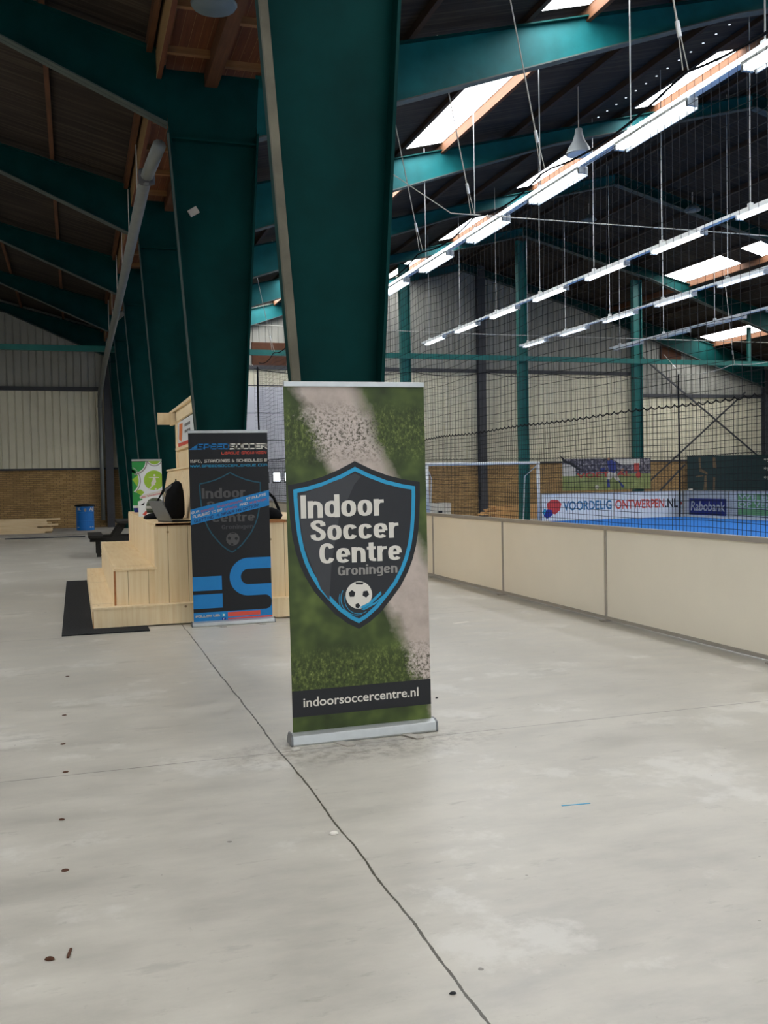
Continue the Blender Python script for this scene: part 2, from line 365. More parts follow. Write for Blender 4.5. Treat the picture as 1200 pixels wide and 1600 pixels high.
# squared wide stroke letters (0..1 by 0..1)
SQ = {'S': [[(1, 1), (.12, 1), (0, .88), (0, .62), (.12, .5), (.88, .5), (1, .38), (1, .12), (.88, 0), (0, 0)]],
 'P': [[(0, 0), (0, 1), (.88, 1), (1, .88), (1, .5), (.88, .38), (.15, .38)]], 'E': [[(1, 1), (.12, 1), (0, .88), (0, .12), (.12, 0), (1, 0)], [(.1, .5), (.9, .5)]],
 'D': [[(0, 1), (.8, 1), (1, .8), (1, .2), (.8, 0), (0, 0), (0, .7)]], 'O': [[(.15, 0), (.85, 0), (1, .15), (1, .85), (.85, 1), (.15, 1), (0, .85), (0, .15), (.15, 0)]],
 'C': [[(1, 1), (.15, 1), (0, .85), (0, .15), (.15, 0), (1, 0)]], 'R': [[(0, 0), (0, .6)], [(0, 1), (.88, 1), (1, .88), (1, .55), (.88, .42), (.2, .42)], [(.6, .42), (1, 0)]],
 'I': [[(.5, 0), (.5, 1)]], 'N': [[(0, 0), (0, .85), (.15, 1), (.3, 1), (.75, 0), (.9, 0), (1, .15), (1, 1)]], 'F': [[(0, 0), (0, .85), (.15, 1), (1, 1)], [(0, .5), (.85, .5)]],
 'T': [[(0, 1), (1, 1)], [(.5, 1), (.5, 0)]], 'A': [[(0, 0), (0, .8), (.2, 1), (.8, 1), (1, .8), (1, 0)], [(.2, .4), (1, .4)]], 'G': [[(1, 1), (.15, 1), (0, .85), (0, .15), (.15, 0), (1, 0), (1, .5), (.5, .5)]],
 'H': [[(0, 0), (0, 1)], [(1, 0), (1, 1)], [(0, .5), (1, .5)]], 'U': [[(0, 1), (0, .15), (.15, 0), (.85, 0), (1, .15), (1, 1)]], 'L': [[(0, 1), (0, .15), (.15, 0), (1, 0)]],
 'W': [[(0, 1), (.2, 0), (.5, .8), (.8, 0), (1, 1)]], 'M': [[(0, 0), (0, .85), (.15, 1), (.5, 1), (.5, .1)], [(.5, 1), (.85, 1), (1, .85), (1, 0)]], 'Y': [[(0, 1), (0, .6), (.15, .5), (1, .5)], [(1, 1), (1, 0), (.1, 0)]],
 'B': [[(0, 0), (0, 1), (.85, 1), (.95, .75), (.85, .5), (1, .3), (.9, 0), (0, 0)], [(.1, .5), (.85, .5)]], 'Q': [[(.15, 0), (.85, 0), (1, .15), (1, .85), (.85, 1), (.15, 1), (0, .85), (0, .15), (.15, 0)], [(.65, .3), (1, -.1)]],
 'V': [[(0, 1), (.5, 0), (1, 1)]], '&': [[(1, 0), (.1, .8), (.3, 1), (.6, .8), (0, .25), (.2, 0), (.6, 0), (1, .4)]], '@': [[(.7, .3), (.3, .3), (.3, .7), (.7, .7), (.7, .3), (1, .3), (1, 1), (0, 1), (0, 0), (.9, 0)]],
 ',': [[(.5, .1), (.3, -.2)]], '.': [[(.4, 0), (.6, 0)]], '!': [[(.5, 1), (.5, .35)], [(.5, .05), (.5, 0)]], ':': [[(.5, .7), (.5, .65)], [(.5, .1), (.5, .05)]]}
def squared(art, mb, txt, x0, x1, z0, z1, layer, wd, slope=0.0):
    n = sum(.45 if c in ' ,.!I:' else 1 for c in txt); gap = .34; unit = (x1-x0)/(n+gap*(len(txt)-1)); x = x0
    for c in txt:
        w_ = unit*(.45 if c in ' ,.!I:' else 1)
        if c in SQ:
            art.strokes(mb, SQ[c], wd, layer, lambda a, b, x=x, w_=w_: (x+a*w_, z0+wd/2+b*(z1-z0-wd)+(x+a*w_-x0)*slope))
        x += w_+unit*gap

# ------------------------------------------------------------------ the hall
YE = 35.7                      # inner face of the far end wall
FRAMES = [-10.7, -4.9, .9, 6.7, 12.5, 18.3, 24.1, 29.95, 35.45]
PUR = .13                      # purlin depth between rafter and roof sheet
XR_ = 14.8                     # ridge above the pitch
def z_top_l(x): return 7.27-.265*x if x >= -9 else 7.27+.265*9+.265*(x+9)
def z_top_r(x): return 6.35+.25*x if x <= XR_ else 6.35+.25*(2*XR_-x)
def z_under_l(x): return max(6.59-.445*x, z_top_l(x)-.9) if x > -2.1 else z_top_l(x)-.31
def z_under_r(x):
    x = x if x <= XR_ else 2*XR_-x
    return 5.15+.342*x if x < 9.8 else z_top_r(x)-.30
def z_roof_l(x): return z_top_l(x)+PUR
def z_roof_r(x): return z_top_r(x)+PUR
XL0, XR1 = -20.0, 31.6
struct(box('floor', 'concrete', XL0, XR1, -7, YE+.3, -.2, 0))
# end wall: brick below, sheet cladding above
wb = struct(MB().box(XL0, XR1, YE, YE+.25, 0, 2.12).build('wall_back', 'brick'))
mb = MB(); P = .245; x = XL0; xs = []
while x < XR1:
    xs += [(x, 0), (x+P-.055, 0), (x+P-.04, .04), (x+P-.012, .04)]; x += P
xs = [(a, d) for a, d in xs if a <= XR1]
def gable(a): return (z_roof_l(a) if a < 1.15 else (6.85 if a < 2.5 else z_roof_r(a)))+.05
def girt_z(a): return 4.95 if a < 5 else (5.83 if a < 22.75 else 4.92)
def sheet(z0, z1, nm, m):
    vs = []; fs = []
    for a, d in xs: vs += [(a, YE-.03+d, z0(a)), (a, YE-.03+d, z1(a))]
    for i in range(len(xs)-1): fs.append((2*i, 2*i+2, 2*i+3, 2*i+1))
    MB().add(vs, fs).build(nm, m, wb)
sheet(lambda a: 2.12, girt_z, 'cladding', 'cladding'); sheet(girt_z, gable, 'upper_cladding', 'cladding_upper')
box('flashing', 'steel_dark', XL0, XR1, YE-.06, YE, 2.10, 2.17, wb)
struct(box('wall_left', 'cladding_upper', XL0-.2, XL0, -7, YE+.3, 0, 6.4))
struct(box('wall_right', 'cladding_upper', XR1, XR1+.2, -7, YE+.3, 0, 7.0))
YF = -7.0                      # unseen near end wall, its wide doorway added to light the foreground
mb = MB()
for a, b, c, d in ((XL0, -4.5, 0, 11.6), (7.5, XR1, 0, 11.6), (-4.5, 7.5, 4.65, 11.6)): mb.box(a, b, YF-.2, YF, c, d)
struct(mb.build('wall_front', 'cladding_upper'))
# roof sheets, with openings for the translucent panes
ROWS = [(6.32, 7.21, z_roof_r), (11.42, 12.17, z_roof_r), (20.4, 21.37, z_roof_r), (25.6, 26.5, z_roof_r), (-7.4, -5.9, z_roof_l), (3.2, 3.55, z_roof_r)]  # the left-bay row is unseen, added to light that side of the hall
NEAR = 6.7                     # valley row added over the unseen first bays to light the floor
def row_end(x0): return NEAR if x0 == 3.2 else 24.1 if x0 == -7.4 else YE+.3
def roof_strip(mb, x0, x1, zf, y0=-7.2, y1=YE+.3):
    mb.hexa([(x0, y0, zf(x0)), (x1, y0, zf(x1)), (x1, y1, zf(x1)), (x0, y1, zf(x0)), (x0, y0, zf(x0)+.06), (x1, y0, zf(x1)+.06), (x1, y1, zf(x1)+.06), (x0, y1, zf(x0)+.06)])
mb = MB(); cuts = [2.45, 3.2, 3.55, 6.32, 7.21, 11.42, 12.17, XR_, 20.4, 21.37, 25.6, 26.5, XR1+.2]
for a, b in zip(cuts, cuts[1:]):
    if (a, b) not in [(r[0], r[1]) for r in ROWS]: roof_strip(mb, a, b, z_roof_r)
    elif row_end(a) < YE: roof_strip(mb, a, b, z_roof_r, NEAR)
cr = struct(mb.build('ceiling_right', 'roof'))
mb = MB()
for a, b in ((XL0-.2, -9), (-9, -7.4), (-5.9, 1.2)): roof_strip(mb, a, b, z_roof_l)
roof_strip(mb, -7.4, -5.9, z_roof_l, 24.1)
cl_ = struct(mb.build('ceiling_left', 'roof'))
nwin = 0
for r0, r1, zf in ROWS:
    rf = cr if r0 > 0 else cl_
    bays = [(fa+.42, fb-.12) for fa, fb in zip([-7.2]+FRAMES, FRAMES+[YE+.3]) if fb > -6 and fb <= row_end(r0)]
    if r0 == 11.42: bays = [(b-2.8, b) for a, b in bays]          # the upper row has short panes
    if r0 == 20.4: bays = [(a, b) for a, b in bays if b < 20]+[(18.7, 21.4), (23.6, 26.0), (27.05, 30.55)]
    edge = -7.2
    for a, b in bays+[(min(row_end(r0), YE+.3), 0)]:
        mb = MB(); roof_strip(mb, r0, r1, zf, edge, a); mb.build('sheet', 'roof', rf)      # sheet between two panes
        if b:
            nwin += 1; mb = MB(); roof_strip(mb, r0, r1, zf, a, b); struct(mb.build('window_%d' % nwin, 'skylight')); edge = b
# valley soffit between the two roofs
tr = struct(MB().box(1.18, 2.48, -7, YE, 6.80, 6.86).box(1.12, 1.18, -7, YE, 6.62, 7.12).box(2.48, 2.54, -7, YE, 6.62, 7.08).build('trim_1', 'soffit'))
box('valley_beam', 'purlin', 1.72, 1.88, -7, YE-.05, 6.58, 6.80, tr)
y = -6.8
while y < YE:
    MB().box(1.18, 1.72, y, y+.07, 6.72, 6.80).build('batten', 'batten', tr); MB().box(1.88, 2.48, y+.22, y+.29, 6.72, 6.80).build('batten', 'batten', tr); y += 1.17
# end wall posts, girts, hatch, cross braces
for k, (x, wd, lb) in enumerate(((1.2, .26, 'dark grey steel wall post beside the grey downpipe'), (15.6, .3, 'dark steel wall post behind the goal mouth, on the brick wall'), (22.75, .42, 'wide dark steel wall post beside the teal post above the match picture'), (29.35, .34, 'dark steel wall post at the right end of the far wall'))):
    p = thing('wall_post', lb, 'post', (x, YE-.2, 0))
    mb = MB().box(-.012, .012, -.12, .12, 0, 6.1 if k in (0, 3) else z_under_r(x)+.5); mb.build('web', 'steel_dark', p)
    h = 6.1 if k in (0, 3) else z_under_r(x)+.5
    for yy in (-.13, .11): MB().box(-wd/2, wd/2, yy, yy+.02, 0, h).build('flange', 'steel_dark', p)
gz = ((XL0, 1.05, 4.95, 'left of the grey downpipe'), (5.0, 22.5, 5.83, 'behind the goal, across the middle of the far wall'), (22.95, 29.2, 4.92, 'above the dark green board'))
for a, b, z, lb in gz:
    tag(MB().box(a, b, YE-.12, YE-.03, z-.07, z+.07).build('wall_girt', 'steel_dark'), 'dark horizontal steel wall rail ' + lb, 'rail')
for (a, za, b, zb) in ((22.95, 6.6, 28.9, 2.3), (22.95, 1.0, 28.2, 5.1)):
    tag(MB().bar((a, YE-(.16 if za > zb else .24), za), (b, YE-(.16 if za > zb else .24), zb), .05, .06).build('cross_brace', 'steel_dark'), 'dark diagonal brace on the far wall falling to the right' if za > zb else 'dark diagonal brace on the far wall rising to the right', 'brace')
tag(box('wall_hatch', 'hatch', 24.0, 25.0, YE-.12, YE-.03, 6.35, 7.05), 'brown square hatch high on the far wall at the right', 'hatch')
tag(box('wall_hatch', 'hatch', 6.4, 7.7, YE-.12, YE-.03, 5.9, 6.75), 'dark brown hatch high above the pale sectional door', 'hatch')
struct(box('trim_2', 'kerb', -8, 1.3, 31.2, YE, 0, .05))
# sectional door
d1 = struct(box('door_1', 'door', 5.9, 9.9, YE-.10, YE-.04, 0, 5.1))
for k in range(5):
    z0 = k*1.03
    box('door_section', 'door', 5.95, 9.85, YE-.14, YE-.10, z0+.015, min(z0+1.015, 5.1), d1)
    box('seam', 'steel_dark', 5.95, 9.85, YE-.12, YE-.095, z0+1.005, z0+1.04, d1)
for k in range(8):
    x = 6.18+k*.45; f = box('window_frame', 'steel_dark', x-.03, x+.30, YE-.165, YE-.142, 1.52, 1.93, d1); box('pane', 'daylight', x, x+.27, YE-.17, YE-.166, 1.56, 1.89, f)

# ------------------------------------------------------------------ steel frames
def half(z): return .155+.067*z   # half width of the tapering column
COLNAMES = {2: 'hidden', 3: 'nearest dark teal steel column, behind the soccer centre banner', 4: 'dark teal steel column rising out of the pine bleacher',
            5: 'third dark teal steel column, just past the bleacher', 6: 'fourth dark teal steel column, past the green banner',
            7: 'fifth dark teal steel column carrying the tie beam', 8: 'last dark teal steel column at the far wall'}
for k, fy in enumerate(FRAMES):
    if k < 3: continue
    ord_ = ORD[k-3]
    c = thing('steel_column', COLNAMES[k], 'column', (1.81, fy, 0), 0, 'tapering valley columns')
    ZT = 6.75; h0, h1 = half(0), half(ZT)
    MB().hexa([(-h0, -.012, 0), (h0, -.012, 0), (h0, .012, 0), (-h0, .012, 0), (-h1, -.012, ZT), (h1, -.012, ZT), (h1, .012, ZT), (-h1, .012, ZT)]).build('web', 'teal', c)
    for s in (-1, 1):
        MB().hexa([(s*h0-.012, -.15, 0), (s*h0+.012, -.15, 0), (s*h0+.012, .15, 0), (s*h0-.012, .15, 0), (s*half(6.0)-.012, -.15, 6.0), (s*half(6.0)+.012, -.15, 6.0), (s*half(6.0)+.012, .15, 6.0), (s*half(6.0)-.012, .15, 6.0)]).build('flange', 'teal', c)
    MB().box(-.3, .3, -.2, .2, 0, .025).build('base_plate', 'teal', c)
    MB().box(-half(5.9), half(5.9), -.12, .12, 5.86, 5.885).build('stiffener', 'teal', c)
    hb, ht = half(.4), half(5.9)
    MB().bar((-hb-.03, -.175, .4), (-ht-.03, -.175, 5.9), .055 if k == 3 else .022, .055 if k == 3 else .022).build('conduit', 'conduit' if k == 3 else 'teal_edge', c)
    if k == 4: MB().bar((-.33, -.03, 4.95), (-.22, -.03, 5.02), .02, .09).build('label_plate', 'alu_dark', c)
    if k == 6:
        for z in (1.42, .98): box('yellow_tag', 'yellow', -half(z)-.10, -half(z)+.02, -.20, -.16, z, z+.24, c)
    # rafters: left bay and right bay
    def ibeam(th, xs, zu, zt, m='teal_lit'):
        for p, q in zip(xs, xs[1:]):
            zp, zq = zu(p), zu(q); tp, tq = zt(p), zt(q)
            WB.hexa([(p, -.01, zp), (q, -.01, zq), (q, .01, zq), (p, .01, zp), (p, -.01, tp), (q, -.01, tq), (q, .01, tq), (p, .01, tp)])
            for m_, a_, b_ in ((FB, zp, zq), (FT, tp-.02, tq-.02)):
                m_.hexa([(p, -.10, a_), (q, -.10, b_), (q, .10, b_), (p, .10, a_), (p, -.10, a_+.02), (q, -.10, b_+.02), (q, .10, b_+.02), (p, .10, a_+.02)])
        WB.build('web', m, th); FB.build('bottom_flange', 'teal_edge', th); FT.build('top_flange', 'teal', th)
    e = thing('roof_beam', 'dark teal roof beam of the left bay, %s frame from the camera' % ord_, 'beam', (0, fy, 0), 0, 'roof beams of the left bay')
    WB, FB, FT = MB(), MB(), MB(); ibeam(e, [-8.9, -2.1, 1.81-half(5.9)-.02], z_under_l, z_top_l, 'teal')
    e = thing('roof_beam', 'teal roof beam above the pitch, left slope of the %s frame' % ord_, 'beam', (0, fy, 0), 0, 'roof beams above the pitch')
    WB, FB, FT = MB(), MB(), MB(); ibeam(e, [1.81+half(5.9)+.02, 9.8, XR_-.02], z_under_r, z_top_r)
    e = thing('roof_beam', 'teal roof beam above the pitch, right slope of the %s frame' % ord_, 'beam', (0, fy, 0), 0, 'roof beams above the pitch')
    WB, FB, FT = MB(), MB(), MB(); ibeam(e, [XR_+.02, 2*XR_-9.8, 29.2], z_under_r, z_top_r, 'teal')
# purlins
PL = [1.04, -.22, -1.58, -2.94, -4.4]
for i, x in enumerate(PL):
    z = z_roof_l(x)
    mb = MB().box(x-.035, x+.035, -6.9, YE-.05, z-PUR-(.0 if i else .06), z-.01)
    tag(mb.build('roof_purlin', 'purlin'), '%s red brown roof purlin up from the valley on the left bay' % ORD[i], 'purlin', 'left bay purlins')
PR = [3.0, 4.5, 6.28, 7.26, 8.8, 10.15, 11.38, 12.22, 13.5, 14.75, 16.2, 17.7, 19.1, 20.36, 21.42, 23.0, 24.4, 25.56, 26.55, 28.1]
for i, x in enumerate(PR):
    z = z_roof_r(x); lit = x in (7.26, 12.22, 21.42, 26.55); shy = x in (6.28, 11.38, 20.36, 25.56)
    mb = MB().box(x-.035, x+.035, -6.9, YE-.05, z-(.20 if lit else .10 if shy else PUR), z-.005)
    tag(mb.build('roof_purlin', 'purlin' if lit else 'purlin_shaded'), ('%s roof purlin from the valley above the pitch' % (ORD[i] if i < 16 else ('seventeenth', 'eighteenth', 'nineteenth', 'twentieth')[i-16]))+(', along a row of roof panes' if lit or shy else ''), 'purlin', 'right bay purlins')
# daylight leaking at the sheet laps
for y in [14.0+.36*k for k in range(15)]: MB().box(10.855, 10.885, y, y+.03, z_roof_r(10.87)-.012, z_roof_r(10.87)-.004).build('light_gap', 'gap_light', cr)
# tie beam and posts on the braced frame
FY = 30.22
tag(MB().box(-8.8, 29.2, FY-.05, FY+.05, 5.55, 5.72).build('tie_beam', 'teal_bright'), 'long teal horizontal tie beam across the hall', 'beam')
for x, lb in ((10.62, 'teal steel post beside the top of the soccer centre banner'), (14.93, 'teal steel post behind the right goal post'), (19.5, 'teal steel post behind the match picture corner')):
    p = thing('frame_post', lb, 'post', (x, FY+.2, 0)); h = z_under_r(x)
    MB().box(-.16, .16, -.012, .012, 0, h).build('web', 'teal_bright', p)
    for s in (-1, 1): MB().box(s*.16-.012, s*.16+.012, -.1, .1, 0, h).build('flange', 'teal_bright', p)
for x in (6.9, 24.2): tag(MB().box(x-.06, x+.06, FY-.05, FY+.05, 5.73, z_under_r(x)).build('hanger_post', 'teal_bright'), 'short teal post from tie beam to roof ' + ('at the left' if x < 9 else 'at the right'), 'post')

# ------------------------------------------------------------------ downpipe under the valley
p = thing('rain_pipe', 'long grey pipe slung under the valley, ending as a downpipe', 'pipe')
MB().tube([(1.12, 12.35, 5.74), (1.02, 13.35, 5.62)], .085, 10).build('elbow', 'galv', p, smooth=True)
MB().tube([(1.03, 13.3, 5.55), (1.03, 13.3, 5.72)], .11, 10).build('collar', 'steel_dark', p, smooth=True)
MB().tube([(1.02, 13.35, 5.64), (1.04, 24, 5.56), (1.02, 30.2, 5.44), (1.02, 32.8, 5.42), (.93, 35.3, 4.75), (.92, 35.42, 4.3)], .085, 10).build('run', 'galv', p, smooth=True)
MB().tube([(.92, 35.42, 4.4), (.93, 35.42, .3)], .075, 10).build('downpipe', 'galv', p, smooth=True)
MB().tube([(1.03, 24.5, 5.55), (1.40, 24.3, 5.85)], .06, 8).build('branch', 'galv', p, smooth=True)
for y in (15.2, 17.5, 20, 22.5, 25.5, 28, 30.5): MB().tube([(1.03, y, 5.62), (1.03, y, 6.7)], .008, 4).build('strap', 'alu_dark', p)

# ------------------------------------------------------------------ pitch: turf, boards, nets, goal
XB, YP, XF = 5.3, 29.6, 20.85
tag(box('sports_turf', 'blue_turf', XB+.11, XF-.03, -6, YP-.03, 0, .02), 'blue artificial turf of the caged pitch', 'turf')
L = 2.555; y = 8.88-2*L; i = 0
seams = [8.88+L*k for k in range(-2, 9)]
for a, b in zip(seams, seams[1:]):
    b = min(b, YP)
    lab = ['beige barrier panel nearest the camera, just beyond the right edge', 'largest beige barrier panel, cut by the right edge of the picture', 'middle one of the three beige barrier panels in full view',
           'farthest of the three full beige barrier panels, near the banner', 'narrow strip of beige barrier panel touching the banner edge']
    lb = lab[i] if i < 5 else 'beige barrier panel hidden behind the banners, %s from the near end' % ORD[i]
    p = thing('barrier_panel', lb, 'barrier', (XB, a, 0), 0, 'barrier panels beside the walkway'); n = b-a
    MB().box(-.012, .012, .03, n-.03, .05, .955).build('board', 'beige_panel', p)
    MB().box(-.03, .03, .001, n-.001, .955, 1.0).build('top_rail', 'alu_dark', p)
    MB().box(-.02, .02, .001, n-.001, .015, .05).build('bottom_rail', 'alu_dark', p)
    MB().box(-.026, .026, n-.030, n-.001, .05, .955).build('post', 'alu_dark', p)
    MB().box(-.1, .1, n-.06, n+.0, 0, .012).build('foot', 'alu_dark', p)
    i += 1
# boards round the pitch with advertising
def board(name, label, loc, ux, n, h=.93, m='white_board'):
    """UX: +1 runs along +X facing -Y; -1 runs along -Y facing -X"""
    p = thing('advert_board', label, 'board', loc, 0, 'white boards around the pitch')
    if ux > 0:
        MB().box(.017, n-.017, 0, .03, .03, h).build('board', m, p); MB().box(-.014, n-.017, -.02, .05, h, h+.03).build('top_rail', 'alu_dark', p); MB().box(-.015, .015, -.012, .05, 0, h).build('post', 'alu_dark', p)
        fr = lambda a, b, l: (a, -.001*l-.002, b)
    else:
        MB().box(0, .03, -n+.017, -.017, .03, h).build('board', m, p); MB().box(-.02, .05, -n+.017, .014, h, h+.03).build('top_rail', 'alu_dark', p); MB().box(-.012, .05, -.015, .015, 0, h).build('post', 'alu_dark', p)
        fr = lambda a, b, l: (-.001*l-.002, -a, b)
    return p, Art(fr)
board('b', 'white end board between pitch corner and goal', (XB+.05, YP, 0), 1, 2.9)
board('b', 'white end board left of the goal post', (XB+2.95, YP, 0), 1, 2.70)
p, A = board('b', 'white end board with red logo and blue VOORDELIG lettering', (15.17, YP, 0), 1, 2.81)
mb = MB(); A.text(mb, 'VOORDELIG', .83, 2.73, .36, .68, 1, .026); mb.build('lettering', plain('advert_blue', '2a6d97', .5), p)
mb = MB(); A.poly(mb, [(.22, .45), (.2, .62), (.38, .75), (.62, .74), (.76, .6), (.7, .38), (.52, .24), (.3, .3)], 1); mb.build('logo_shape', plain('advert_red', 'c93a37', .5), p)
mb = MB(); A.poly(mb, [(.08, .2), (.2, .42), (.38, .4), (.42, .22), (.2, .1)], 2); mb.build('logo_shape', 'navy', p)
mb = MB(); A.poly(mb, [(.02, .32), (.12, .46), (.2, .38), (.1, .22)], 1); mb.build('logo_shape', 'cyan', p)
p, A = board('b', 'white end board with coral ONTWERPEN and dark NL lettering', (17.98, YP, 0), 1, 2.84)
mb = MB(); A.text(mb, 'ONTWERPEN', .06, 2.06, .36, .68, 1, .026); mb.build('lettering', 'red_print', p)
mb = MB(); A.text(mb, '.NL', 2.10, 2.62, .36, .68, 1, .02); mb.build('lettering', 'shield_face', p)
mb = MB(); A.disc(mb, 2.76, .5, .05, 1); A.poly(mb, [(2.72, .4), (2.8, .5), (2.72, .6)], 1); mb.build('mark', 'red_print', p)
p, A = board('b', 'white side board with navy Rabobank plate', (XF, YP, 0), -1, 2.5)
mb = MB(); A.poly(mb, [(.32, .1), (2.38, .1), (2.38, .68), (.32, .68)], 1); pl = mb.build('name_plate', 'navy', p)
mb = MB(); A.text(mb, 'Rabobank', .42, 2.30, .25, .58, 2, .02, 0, .12); mb.build('lettering', 'white_board', pl)
p, A = board('b', 'white side board with pale green bands and white capitals', (XF, YP-2.5, 0), -1, 2.9)
mb = MB()
for z0, z1 in ((.66, .86), (.40, .62), (.16, .36)): A.poly(mb, [(.45, z0), (2.85, z0), (2.85, z1), (.45, z1)], 1)
g_ = mb.build('green_band', 'pale_green', p)
mb = MB(); A.text(mb, 'WIJ BOU', .5, 2.8, .68, .84, 2, .02); A.text(mb, 'OP VERZO', .5, 2.8, .43, .59, 2, .02); mb.build('lettering', 'white_board', g_)
for k in range(5): board('b', 'plain white side board, %s beyond the picture' % ORD[k], (XF, YP-5.4-2.5*k, 0), -1, 2.5)

# nets: real twine
def net_wall(name, label, A, B, ztop, hang, dense_z, spacing, anchors, far=False, r=.0027, gap=None, top='rope_dark'):
    """A,B ground ends; twine every SPACING up to the sagging top rope; a second, finer net hangs below DENSE_Z"""
    A, B = Vector(A), Vector(B); Ln = (B-A).length; u = (B-A)/Ln; n_ = Vector((-u.y, u.x, 0))
    p = thing(name, label, 'net', tuple(A), 0, 'nets around the pitch')
    def sag(s):
        ks = [0]+list(anchors)+[Ln]
        for a, b in zip(ks, ks[1:]):
            if a <= s <= b+1e-6:
                q = (s-a)/(b-a); return 4*q*(1-q)*min(.13, .055*(b-a))
        return 0
    def pt(s, z):  # z given at rest; sags more towards the top
        f = max(0, z-dense_z)/(ztop-dense_z)
        dz = sag(s)*f; off = .025*math.sin(s*1.9)*(1-f)+.03*math.sin(s*.7+z)
        q = u*s+n_*off; return (q.x, q.y, max(.02, z-dz+.010*math.sin(s*2.3+z*3)*(1-f)))
    def tri(mb, pts, rr): mb.tube(pts, rr, 3, False)
    step = 1.06 if not far else 2.2
    mb = MB()
    nz = int((ztop-dense_z)/spacing)
    for k in range(1, nz+1):
        z = dense_z+(ztop-dense_z)*k/nz-.02
        tri(mb, [pt(Ln*j/int(Ln/step*1.6), z) for j in range(int(Ln/step*1.6)+1)], r)
    for k in range(int(Ln/spacing)+1):
        s = k*spacing; tri(mb, [pt(s, dense_z), pt(s, dense_z+.8), pt(s, ztop-.02)], r)
    mb.build('upper_netting', 'net', p)
    mb = MB(); sp = spacing/2; z0 = .12
    nz = int((dense_z-z0)/sp)
    for k in range(nz+1):
        z = z0+(dense_z-z0)*k/nz
        for g0, g1 in ([(0, Ln)] if not gap or z > gap[2] else [(0, gap[0]), (gap[1], Ln)]):
            m_ = max(2, int((g1-g0)/step*2)); tri(mb, [pt(g0+(g1-g0)*j/m_, z) for j in range(m_+1)], r*1.05)
    for k in range(int(Ln/sp)+1):
        s = k*sp; tri(mb, [pt(s, gap[2] if gap and gap[0] < s < gap[1] else z0), pt(s, dense_z)], r*1.05)
    mb.build('lower_netting', 'net', p)
    # scalloped border rope of the lower net
    pts = []; m = int(Ln/.13)*4
    for j in range(m+1):
        q = pt(Ln*j/m, dense_z); f = (j % 4)/4; pts.append((q[0], q[1], q[2]-.03*4*f*(1-f)+.015))
    MB().tube(pts, .007 if not far else .009, 3, False).build('border_rope', 'rope_dark', p)
    pts = []
    m = int(Ln/.25)
    for j in range(m+1): pts.append(pt(Ln*j/m, ztop))
    MB().tube(pts, .012, 5, False).build('top_rope', top, p)
    return p
ZN = 5.22
ANCH = [7.67, 10.52, 12.64, 14.78, 17.2, 19.6, 22.0, 24.4, 27.0]; Y0 = 2.6
ANCH_ALL = [5.2]+ANCH
net_wall('pitch_net', 'tall black net above the beige barrier', (XB+.17, Y0, 0), (XB+.17, YP-.2, 0), ZN, 0, 2.18, .12, [a-Y0 for a in ANCH_ALL])
net_wall('pitch_net', 'tall black net behind the goal at the far end', (XB+.1, YP+.16, 0), (XF-.1, YP+.16, 0), ZN-.15, 0, 2.18, .12, [2.6, 5.2, 7.8, 10.4, 13], True, gap=(5.4, 9.9, 2.1))
net_wall('pitch_net', 'tall black net along the right side boards', (XF-.17, YP-.06, 0), (XF-.17, 12, 0), ZN-.1, 0, 2.18, .12, [2.9, 5.8, 8.7, 11.6, 14.5], True, top='rope')
for x, y, lb in ((XB+.17, YP-.09, 'left'), (XF-.23, YP-.09, 'right')):
    tag(MB().tube([(x, y, .022), (x+.02, y, 2.0), (x-.01, y, 3.6), (x, y, ZN-.12)], .03, 6).build('corner_rope', 'rope_dark'), 'twisted rope down the far %s corner of the net' % lb, 'rope')
# hanging ropes with carabiners
def hang_rope(x, y, z0, x1, y1, z1, label):
    p = thing('hanging_rope', label, 'rope', (x, y, z0), 0, 'ropes holding up the net')
    d = Vector((x1-x, y1-y, z1-z0)); q = d.normalized()
    MB().tube([q*.4, d], .009, 5).build('rope', 'rope', p)
    MB().tube([q*.02+Vector((.03, 0, 0)), q*.34+Vector((.012, 0, 0)), q*.38], .006, 4).tube([q*.02-Vector((.03, 0, 0)), q*.34-Vector((.012, 0, 0)), q*.38], .006, 4).build('loop', 'rope', p)
    MB().tube([q*.33, q*.47], .021, 6).build('carabiner', 'white_metal', p)
names = ['pale rope holding the net just beyond the right edge', 'pale rope with clip at the top right, above the lit tubes', 'pale rope with clip beside the bell lamp', 'pale rope with clip left of the bell lamp, beside a roof pane', 'pale rope with clip nearest the big dark column']
for i, y in enumerate(ANCH_ALL):
    hang_rope(XB+.17, y, ZN, 4.98, y+.02, z_roof_r(4.98)-.02, names[i] if i < 5 else 'pale net rope behind the dark columns, %s from the far corner' % ORD[len(ANCH_ALL)-1-i])
hang_rope(XF-.06, YP, ZN-.1, 20.5, FY, 5.9, 'pale rope tying the far right net corner to the tie beam')
hang_rope(XB+.04, YP, ZN-.1, 5.0, FY, 5.7, 'pale rope tying the far left net corner to the tie beam')
hang_rope(XF-.06, 26.7, ZN-.1, 20.36, 26.7, z_roof_r(20.36)-.10, 'pale rope with clip holding the right side net')
# straight steel cables across the hall
tag(MB().tube([(4.4, 13.2, 5.95), (5.34, 13.15, 5.40), (9.5, 13.2, 5.42), (14.5, 13.2, 5.40)], .008, 4).build('steel_cable', 'rope'), 'thin pale cable running right from the net rope', 'cable')
tag(MB().tube([(5.4, 29.3, 6.35), (13, 29.3, 6.28), (24.5, 29.3, 6.3)], .012, 4).build('steel_cable', 'rope'), 'thin straight cable high above the far goal', 'cable')
